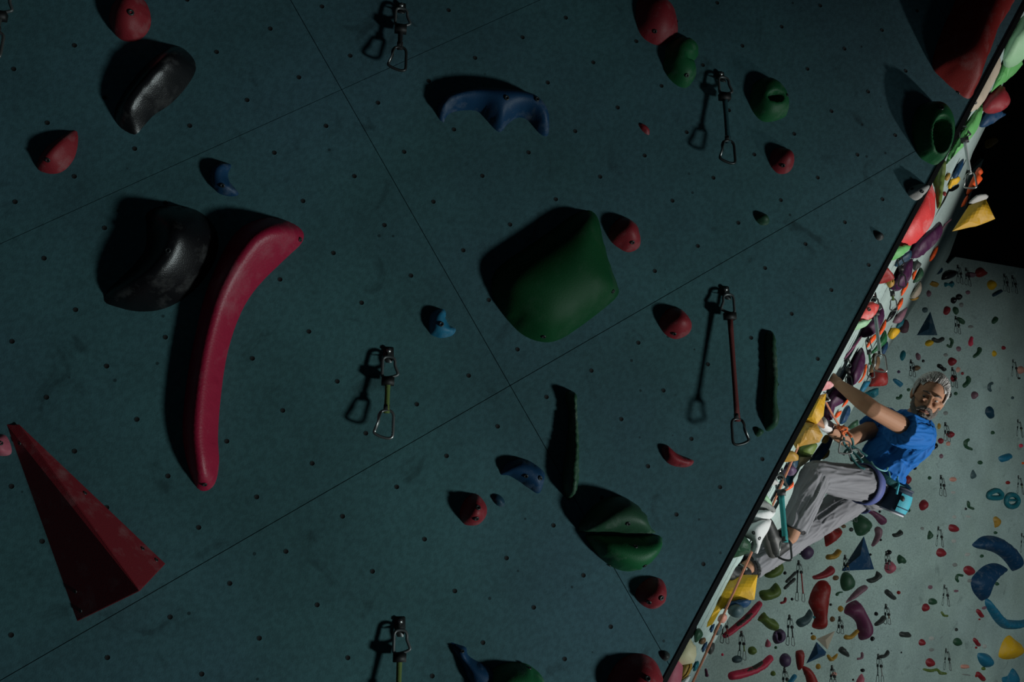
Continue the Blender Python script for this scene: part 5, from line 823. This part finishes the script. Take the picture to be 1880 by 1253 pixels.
# head
SK += [sph(hp(0, .032, -.022), (.074, .088, .094), HR), sph(hp(0, -.03, .012), (.062, .076, .066), HR), sph(hp(0, -.092, .042), (.03, .022, .026), HR), cap([hp(-.052, -.055, -.005), hp(0, -.098, .038), hp(.052, -.055, -.005)], [.02, .022, .02]),
       cap([hp(0, .024, .078), hp(0, -.004, .093), hp(0, -.026, .106)], [.0085, .0105, .0135]), sph(hp(.013, -.03, .090), .0095), sph(hp(-.013, -.03, .090), .0095),
       cap([hp(-.046, .027, .058), hp(-.02, .031, .074), hp(0, .028, .076), hp(.02, .031, .074), hp(.046, .027, .058)], [.010, .0125, .011, .0125, .010]),
       cap([hp(.058, -.004, .034), hp(.038, -.016, .062)], [.018, .017]), cap([hp(-.058, -.004, .034), hp(-.038, -.016, .062)], [.018, .017]), cap([hp(-.02, -.062, .078), hp(0, -.06, .085), hp(.02, -.062, .078)], [.011, .012, .011]),
       cap([hp(.016, .014, .070), hp(.03, .020, .073), hp(.045, .014, .062)], [.0045, .0055, .0045], 8), cap([hp(-.016, .014, .070), hp(-.03, .020, .073), hp(-.045, .014, .062)], [.0045, .0055, .0045], 8),
       cap([hp(.016, .004, .068), hp(.03, -.002, .071), hp(.045, .004, .060)], [.0045, .005, .0045], 8), cap([hp(-.016, .004, .068), hp(-.03, -.002, .071), hp(-.045, .004, .060)], [.0045, .005, .0045], 8)]
for sx in (-1, 1):
    SK += [cap([hp(sx * .076, .022, -.022), hp(sx * .084, .014, -.032), hp(sx * .084, -.012, -.026), hp(sx * .076, -.032, -.014)], [.007, .008, .007, .008], 8), sph(hp(sx * .074, -.005, -.02), (.008, .026, .014), HR)]
def skin_mat():
    m = hold_mat('weathered_skin', (.33, .175, .105), rough=.62, chalk=.35, scale=26, bump=.16, chalkcol=(.27, .1, .06), spec=.25); return m
body = remesh('body', SK, .0042, 3, skin_mat(), person, ORG)
# face details
M_WHITE = plain('eye_white', (.26, .23, .2), .5); M_IRIS = plain('dark_iris', (.02, .018, .015), .2); M_HAIR = hold_mat('silver_hair', (.40, .40, .385), rough=.5, chalk=.5, scale=60, bump=.3, chalkcol=(.2, .2, .19), spec=.3)
M_BEARD = hold_mat('grey_beard', (.17, .16, .145), rough=.8, chalk=.8, scale=90, bump=.9, chalkcol=(.05, .045, .04), spec=.2); M_BROW = plain('dark_brow_hair', (.06, .045, .035), .8)
def child(name, vf, mat, par=person): V, F = merge(*vf); return link(name, mesh_from(name, [v - ORG for v in V], F), mat, par)
for sx in (-1, 1):
    e = child('eye', [sph(hp(sx * .031, .0085, .0615), .0115, None, 14, 10)], M_WHITE); child('iris', [sph(hp(sx * .031 - .003, .0065, .0675), .0066, None, 10, 8)], M_IRIS, e)
    child('eyebrow', [cap([hp(sx * .014, .031, .087), hp(sx * .03, .037, .083), hp(sx * .048, .032, .066)], [.0045, .0055, .003], 8)], M_BROW)
def fuzz(a, s): return lambda p, n: noise.noise(p * s) * a
remesh('beard', [cap([hp(-.063, -.03, .004), hp(-.052, -.07, .03), hp(-.024, -.1, .058), hp(0, -.108, .064), hp(.024, -.1, .058), hp(.052, -.07, .03), hp(.063, -.03, .004)], [.011, .017, .019, .020, .019, .017, .011]), cap([hp(-.036, -.068, .072), hp(-.022, -.050, .090), hp(0, -.0445, .097), hp(.022, -.050, .090), hp(.036, -.068, .072)], [.009, .0105, .0095, .0105, .009]), sph(hp(0, -.088, .074), (.02, .014, .012), HR)], .003, 2, M_BEARD, person, ORG, fuzz(.0035, 190))
child('mouth', [cap([hp(-.019, -.0655, .0915), hp(0, -.0635, .0965), hp(.019, -.0655, .0915)], [.003, .0055, .003], 8)], plain('dark_lips', (.13, .045, .04), .5))
HV = []
def scalp(u, v, k=1.0):
    """u: front(0) to nape(1) along the head, v: -1..1 across; returns a head-frame point on the hair shell"""
    a = math.radians(41 + 200 * u); b = math.radians(88 * v); cb = math.cos(b)
    return hp(.0805 * k * math.sin(b), .034 + .098 * k * math.sin(a) * cb + (.008 * (1 - abs(v)) if u < .4 else 0), -.024 + .102 * k * math.cos(a) * cb)
rg = random.Random(3); ST = []
for n_ in range(950):
    v0 = rg.uniform(-1, 1); u0 = rg.uniform(-.03, .1) if abs(v0) < .62 else rg.uniform(.10, .22); u0 += rg.choice((0, 0, .12, .28, .45)); L = rg.uniform(.22, .38)
    pts = []
    for k in range(6):
        t = k / 5; u = min(.98, u0 + L * t); v = max(-1, min(1, v0 + .16 * t * (1 if v0 > -.3 else -1) + .03 * math.sin(5 * t + n_))); pts.append(scalp(u, v, (.985 if k == 0 else 1.03) + .075 * math.sin(math.pi * min(1, t * 1.3)) * (1.25 - u) + rg.uniform(-.006, .02)))
    ST.append(tube(pts, [.0014, .0038, .0045, .004, .003, .001], 5))
for sx in (-1, 1):
    for n_ in range(60):
        z0 = rg.uniform(-.085, .022); y0 = rg.uniform(.015, .07); pts = []
        for k in range(5): t = k / 4; yy = y0 - .065 * t; zz = z0 - .022 * t; rr = math.sqrt(max(.2, 1 - ((yy - .034) / .1) ** 2 - ((zz + .024) / .105) ** 2)); pts.append(hp(sx * (.0825 * rr + .002), yy, zz))
        if z0 > -.03 and y0 < .03: continue
        ST.append(tube(pts, [.003, .0045, .0045, .004, .001], 5))
CAPV, CAPF = sph(hp(0, .034, -.026), (.078, .0935, .0985), HR, 40, 28)
keep = []
for f in CAPF:
    ok = True
    for i in f:
        q = HR.transposed() @ (CAPV[i] - HC)
        if (q.z > .040 and q.y < .094) or (q.z > .012 and q.y < .055) or (q.z > -.008 and q.y < .02) or q.y < -.045: ok = False
    if ok: keep.append(f)
child('hair', [(CAPV, keep)] + ST, M_HAIR)
# clothing
lat = (J['lsh'] - J['rsh']); ax_ = (J['chest'] - J['pel']).normalized(); lat = (lat - ax_ * lat.dot(ax_)).normalized(); fro = ax_.cross(lat)
TR = Matrix(((lat.x, fro.x, ax_.x), (lat.y, fro.y, ax_.y), (lat.z, fro.z, ax_.z)))
def folds(amp, s1, s2, segs):
    """long soft creases that follow whichever limb segment is nearest"""
    def f(p, n):
        best = None
        for a, b in segs:
            e = b - a; t = max(0, min(1, (p - a).dot(e) / e.length_squared)); d = (p - a - e * t).length
            if best is None or d < best[0]: best = (d, e.normalized(), a)
        al = best[1]; q = p - best[2]; t = q.dot(al); r = q - al * t
        u = Vector((r.x * s1 + t * s2, r.y * s1 - t * s2 * .5, r.z * s1 + t * s2 * .8)); a1 = noise.noise(u); a2 = noise.noise(u * 1.9 + Vector((5, 3, 1)))
        return amp * (1.1 * a1 + .8 * ((1 - min(1, abs(2.4 * a1))) ** 2) + .6 * ((1 - min(1, abs(2.4 * a2))) ** 2) - .55)
    return f
SH = [sph(J['chest'] + ax_ * .01, (.178, .128, .16), TR), sph(J['belly'], (.155, .125, .13), TR), sph(J['pel'] + ax_ * .075, (.158, .13, .055), TR), tube([J['lsh'], J['lsh'].lerp(J['lel'], .2) + cdir(0, .012, 0), J['lsh'].lerp(J['lel'], .42) + cdir(0, .018, 0)], [.09, .094, .096], 20), tube([J['rsh'], J['rsh'].lerp(J['rel'], .42)], [.082, .074], 20), cap([J['lsh'], J['nb'], J['rsh']], [.07, .072, .07]), cap([J['lsh'], J['chest']], [.09, .12]), cap([J['rsh'], J['chest']], [.085, .12]),
      cap([ray(1655, 868, 4.84), ray(1668, 846, 4.82)], [.028, .05])]
def cloth(key, col, rough, bump=.5):
    return hold_mat(key, col, rough=rough, chalk=.0, scale=34, bump=.12, spec=.25)
shirt = remesh('shirt', SH, .0055, 3, cloth('blue_jersey', (.004, .105, .36), .75), person, ORG, folds(.0115, 17, 4.0, [(J['lsh'], J['pel']), (J['lsh'], J['lel'])]))
tdir = (J['lhip'] - J['lkn']).normalized()
TRS = [sph(J['pel'] - ax_ * .025, (.16, .13, .105), TR), sph(ray(1602, 895, 4.9), .128), cap([J['lhip'], J['lhip'].lerp(J['lkn'], .5), J['lkn']], [.100, .094, .078]), tube([J['lkn'].lerp(J['lan'], k / 8 * .88) for k in range(9)], [.078 - .0012 * k for k in range(9)], 24),
       cap([J['rhip'], J['rhip'].lerp(J['rkn'], .5), J['rkn']], [.105, .09, .076]), tube([J['rkn'].lerp(J['ran'], k / 8 * .93) for k in range(9)], [.078 - .0006 * k for k in range(9)], 24)]
trousers = remesh('trousers', TRS, .0055, 3, cloth('grey_ripstop_cotton', (.175, .18, .195), .8), person, ORG, folds(.0085, 24, 3.5, [(J['lhip'], J['lkn']), (J['lkn'], J['lan']), (J['rhip'], J['rkn']), (J['rkn'], J['ran'])]))
M_CUFFSHADE = plain('cuff_shade', (.02, .02, .022), .9)
for sd, t in (('l', .883), ('r', .932)):
    c = J[sd + 'kn'].lerp(J[sd + 'an'], t); d = (J[sd + 'an'] - J[sd + 'kn']).normalized(); e = d.orthogonal().normalized(); g = d.cross(e)
    child('cuff_shade_disc', [tube([c - d * .01, c + d * .003], .056, 24)], M_CUFFSHADE, trousers)  # dark disc stands in for the shade inside the open cuff
# shoes
M_SHOE = hold_mat('black_shoe_leather', (.018, .02, .02), rough=.5, chalk=.25, scale=34, bump=.1, chalkcol=(.16, .17, .13)); M_SOLE = plain('rubber_sole', (.05, .05, .045), .7); M_RAND = plain('pale_rand', (.33, .34, .27), .7)
for sd in 'lr':
    a, h_, t = J[sd + 'an'], J[sd + 'heel'], J[sd + 'toe']; sole = (h_ - a).normalized(); ln = (t - h_).normalized(); mid = h_.lerp(t, .55)
    sh = remesh('shoe', [cap([a.lerp(h_, .45), h_], [.044, .04]), cap([h_, mid, t], [.041, .043, .032]), cap([a.lerp(h_, .5), mid], [.042, .038])], .005, 4, M_SHOE, person, ORG)
    child('sole', [cap([h_ + sole * .022, mid + sole * .024, t + sole * .018 + ln * .012], [.030, .033, .024], 10)], M_SOLE, sh)
    sd2 = ln.cross(sole).normalized()
    for q in (0.25, .45, .65): c = a.lerp(mid, .35 + .4 * q) - sole * .0; child('strap', [cap([c + sd2 * .04 - sole * .01, c - sole * .034 + ln * .008, c - sd2 * .04 - sole * .01], [.008, .008, .008], 8)], M_RAND if q == .45 else M_SHOE, sh)
# wrist tape
wd_ = (J['rwr'] - J['rel']).normalized(); child('wrist_tape', [tube([J['rwr'] - wd_ * .045, J['rwr'] - wd_ * .02, J['rwr'] + wd_ * .01, J['rwr'] + wd_ * .03], [.0365, .0345, .033, .034], 16)], plain('white_tape', (.62, .61, .6), .5, bump=.4, bscale=90))
# harness
M_HTEAL = plain('harness_teal_web', (.005, .085, .09), .7, bump=.4); M_HBLUE = plain('harness_violet_foam', (.055, .075, .22), .7, bump=.3); M_LTEAL = plain('pale_teal_cord', (.16, .42, .42), .6)
def smooth_open(P, sub=5):
    P = [P[0] * 2 - P[1]] + list(P) + [P[-1] * 2 - P[-2]]; out = []
    for i in range(1, len(P) - 2):
        for k in range(sub):
            t = k / sub; p0, p1, p2, p3 = P[i - 1:i + 3]; out.append(.5 * ((2 * p1) + (p2 - p0) * t + (2 * p0 - 5 * p1 + 4 * p2 - p3) * t * t + (3 * p1 - p0 - 3 * p2 + p3) * t ** 3))
    return out + [P[-2]]
def ringpts(c, axis, e, ra, rb, n=36, a0=0, a1=360):
    axis = axis.normalized(); e = (e - axis * e.dot(axis)).normalized(); g = axis.cross(e)
    return [c + e * ra * math.cos(math.radians(a0 + (a1 - a0) * k / n)) + g * rb * math.sin(math.radians(a0 + (a1 - a0) * k / n)) for k in range(n if a1 - a0 >= 360 else n + 1)]
def band(c, axis, e, ra, rb, w, th, n=40):
    V = []; F = []; axis = axis.normalized()
    for p in ringpts(c, axis, e, ra, rb, n):
        o = (p - c).normalized()
        for (u, q) in ((-w / 2, 0), (w / 2, 0), (w / 2, th), (-w / 2, th)): V.append(p + axis * u + o * q)
    for k in range(n):
        for q in range(4): F.append((k * 4 + q, k * 4 + (q + 1) % 4, ((k + 1) % n) * 4 + (q + 1) % 4, ((k + 1) % n) * 4 + q))
    return V, F
harness = child('harness_belt', [band(J['pel'] + ax_ * .056 + lat * .025, ax_, lat, .196, .146, .036, .008)], M_HTEAL)
child('belt_buckle', [boxvf(J['pel'] + ax_ * .045 + lat * .16 + fro * .09, .03, .02, .04, TR)], M_STEEL, harness)
for sd, q in (('l', .22), ('r', .2)):
    c = J[sd + 'hip'].lerp(J[sd + 'kn'], q); child('leg_loop', [band(c, J[sd + 'kn'] - J[sd + 'hip'], ax_, .105, .105, .052, .007)], M_HBLUE)
child('leg_strap', [tube([ray(1603, 889, 4.70), ray(1620, 891, 4.735), ray(1640, 893, 4.775)], .007, 8)], M_LTEAL)
for pts in ([(1600, 848, 4.72), (1605, 856, 4.69), (1616, 863, 4.68), (1627, 865, 4.69), (1630, 859, 4.72)], [(1632, 866, 4.72), (1635, 880, 4.70), (1641, 888, 4.70), (1647, 886, 4.71), (1648, 875, 4.74)]):
    child('gear_loop', [tube(smooth_open([ray(*p) for p in pts]), .0042, 8)], M_LTEAL, harness)
bl = [ray(*p) for p in ((1556, 822, 4.72), (1549, 812, 4.70), (1552, 800, 4.70), (1560, 800, 4.72), (1566, 812, 4.74), (1564, 824, 4.74))]
child('tie_in_strap', [tube(smooth_open([ray(1548, 836, 4.73), ray(1556, 826, 4.72), ray(1572, 836, 4.70), ray(1584, 850, 4.68)]), .0066, 8)], M_HTEAL)
child('belay_loop', [tube(crom(bl, 4), .0068, 8, True)], M_HTEAL)
child('tie_in_strap', [tube(smooth_open([ray(1557, 824, 4.72), ray(1563, 840, 4.70), ray(1575, 855, 4.68), ray(1588, 862, 4.67)]), .0066, 8)], M_HTEAL)
child('tie_in_strap', [tube(smooth_open([ray(1560, 818, 4.74), ray(1575, 826, 4.73), ray(1592, 838, 4.72)]), .0066, 8)], M_HTEAL)
# gear on the harness: things of their own
def carab(label, c, up, side, L=.1, mat=M_STEEL, r=.0052):
    up = up.normalized(); side = (side - up * side.dot(up)).normalized(); pts = [c + side * p.x + up * p.z for p in carabiner_pts(L, .06, 1, 30)]
    V, F = tube(pts, r, 8, True); o = link('carabiner', mesh_from('carabiner', [v - c for v in V], F), mat, None, c); tag(o, label, 'carabiner')
    gt = tube([pts[6] - c, pts[15] - c], r * .75, 6); link('gate', mesh_from('gate', *gt), M_STEEL, o); return o
carab('silver locking carabiner on the harness belay loop', ray(1552, 810, 4.69), cdir(.15, -1, 0), AX, .07, M_GREYSTEEL, .0045)
carab('dark carabiner clipped at the climber\'s hip', ray(1566, 826, 4.70), cdir(-.3, -1, 0), AX, .06, M_GREYSTEEL, .004)
carab('small silver carabiner holding the rope at the arete', ray(1508, 721, 4.58), cdir(0, -1, 0), AX, .05, M_STEEL, .0045)
# chalk bag
cb0, cb1 = ray(1655, 896, 4.74), ray(1636, 941, 4.74); cd_ = (cb1 - cb0).normalized(); M_BAG = plain('navy_bag_cloth', (.006, .025, .05), .8, bump=.3); M_TURQ = plain('turquoise_cloth', (.02, .28, .36), .7, bump=.3)
bag = empty('chalk_bag', cb1, 'navy and turquoise chalk bag hanging at the climber\'s back', 'chalk bag')
def bch(name, vf, mat): V, F = merge(*vf); return link(name, mesh_from(name, [v - cb1 for v in V], F), mat, bag)
bch('bag_body', [tube([cb0, cb0.lerp(cb1, .12), cb0.lerp(cb1, .5), cb0.lerp(cb1, .9), cb1], [.060, .064, .067, .066, .058], 24)], M_BAG)
bch('rim', [tube(ringpts(cb0, cd_, AX, .061, .061, 28), .006, 8, True)], plain('dark_rim', (.03, .04, .07), .7))
bch('base_piping', [tube(ringpts(cb1 - cd_ * .004, cd_, AX, .0605, .0605, 28), .005, 8, True)], plain('pale_piping', (.45, .47, .5), .7))
g_ = cd_.cross(AX).normalized(); ex = (AX - cd_ * AX.dot(cd_)).normalized()
if g_.dot(AF) > 0: g_ = -g_
V = []; F = []
for i in range(9):
    for j in range(9):
        a = math.radians(12 + 92 * j / 8); c = cb0.lerp(cb1, .18 + .7 * i / 8); V.append(c + (g_ * math.sin(a) + ex * math.cos(a)) * (.0695 + .006 * math.sin(math.pi * i / 8)))
for i in range(8):
    for j in range(8): F.append((i * 9 + j, i * 9 + j + 1, i * 9 + j + 10, i * 9 + j + 9))
bch('front_pocket', [(V, F)], M_TURQ)
bch('pocket_zip', [tube([V[6 * 9 + j] + (V[6 * 9 + j] - cb0.lerp(cb1, .7)).normalized() * .002 for j in range(9)], .003, 6)], M_BAG)
bch('toggle', [sph(ray(1657, 916, 4.66), (.012, .009, .016), None, 12, 8)], M_RUBBER)
bch('strap', [tube([ray(1646, 880, 4.72), ray(1650, 890, 4.68), ray(1646, 908, 4.67)], .006, 8)], M_TURQ)
# rope: figure-eight knot at the harness, up to the carabiner at the arete, down to the belayer
M_ROPE = hold_mat('salmon_rope', (.62, .24, .14), rough=.8, chalk=.6, scale=120, chalkcol=(.7, .35, .28), bump=.8)
end = ray(1272, 1253, 4.15); up_ = ray(1508, 727, 4.575); dn = (end - up_).normalized(); fl = end + dn * ((.02 - end.z) / dn.z)
def sag(a, b, n, s): return [a.lerp(b, k / n) - Vector((0, 0, s * math.sin(math.pi * k / n))) for k in range(n + 1)]
rp_ = [ray(1552, 806, 4.70), ray(1548, 796, 4.69), ray(1543, 788, 4.68)] + sag(ray(1540, 781, 4.68), up_ + cdir(.006, 0, 0), 10, .006) + [up_ + cdir(0, -.006, -.004)] + sag(up_ + cdir(-.008, .004, 0), end, 16, .01) + [end.lerp(fl, k / 6) for k in range(1, 7)]
ro = link('rope', mesh_from('rope', *[([v - up_ for v in q] if i == 0 else q) for i, q in enumerate(tube(rp_, .006, 8))]), M_ROPE, None, up_); tag(ro, 'salmon orange climbing rope running from the harness down along the arete', 'rope')
kn_ = []
for k in range(44):
    t = k / 43 * 4.2 * math.pi; c = ray(1541, 782, 4.675).lerp(ray(1556, 800, 4.675), k / 43); kn_.append(c + cdir(.017 * math.cos(t) + .005 * math.cos(2.3 * t), .013 * math.sin(t), -.016 * math.sin(1.5 * t)))
M_ROPE2 = hold_mat('orange_rope', (.7, .15, .04), rough=.8, chalk=.5, scale=120, chalkcol=(.6, .3, .2), bump=.8)
link('knot', mesh_from('knot', *[([v - up_ for v in q] if i == 0 else q) for i, q in enumerate(tube(kn_, .0062, 8))]), M_ROPE2, ro)
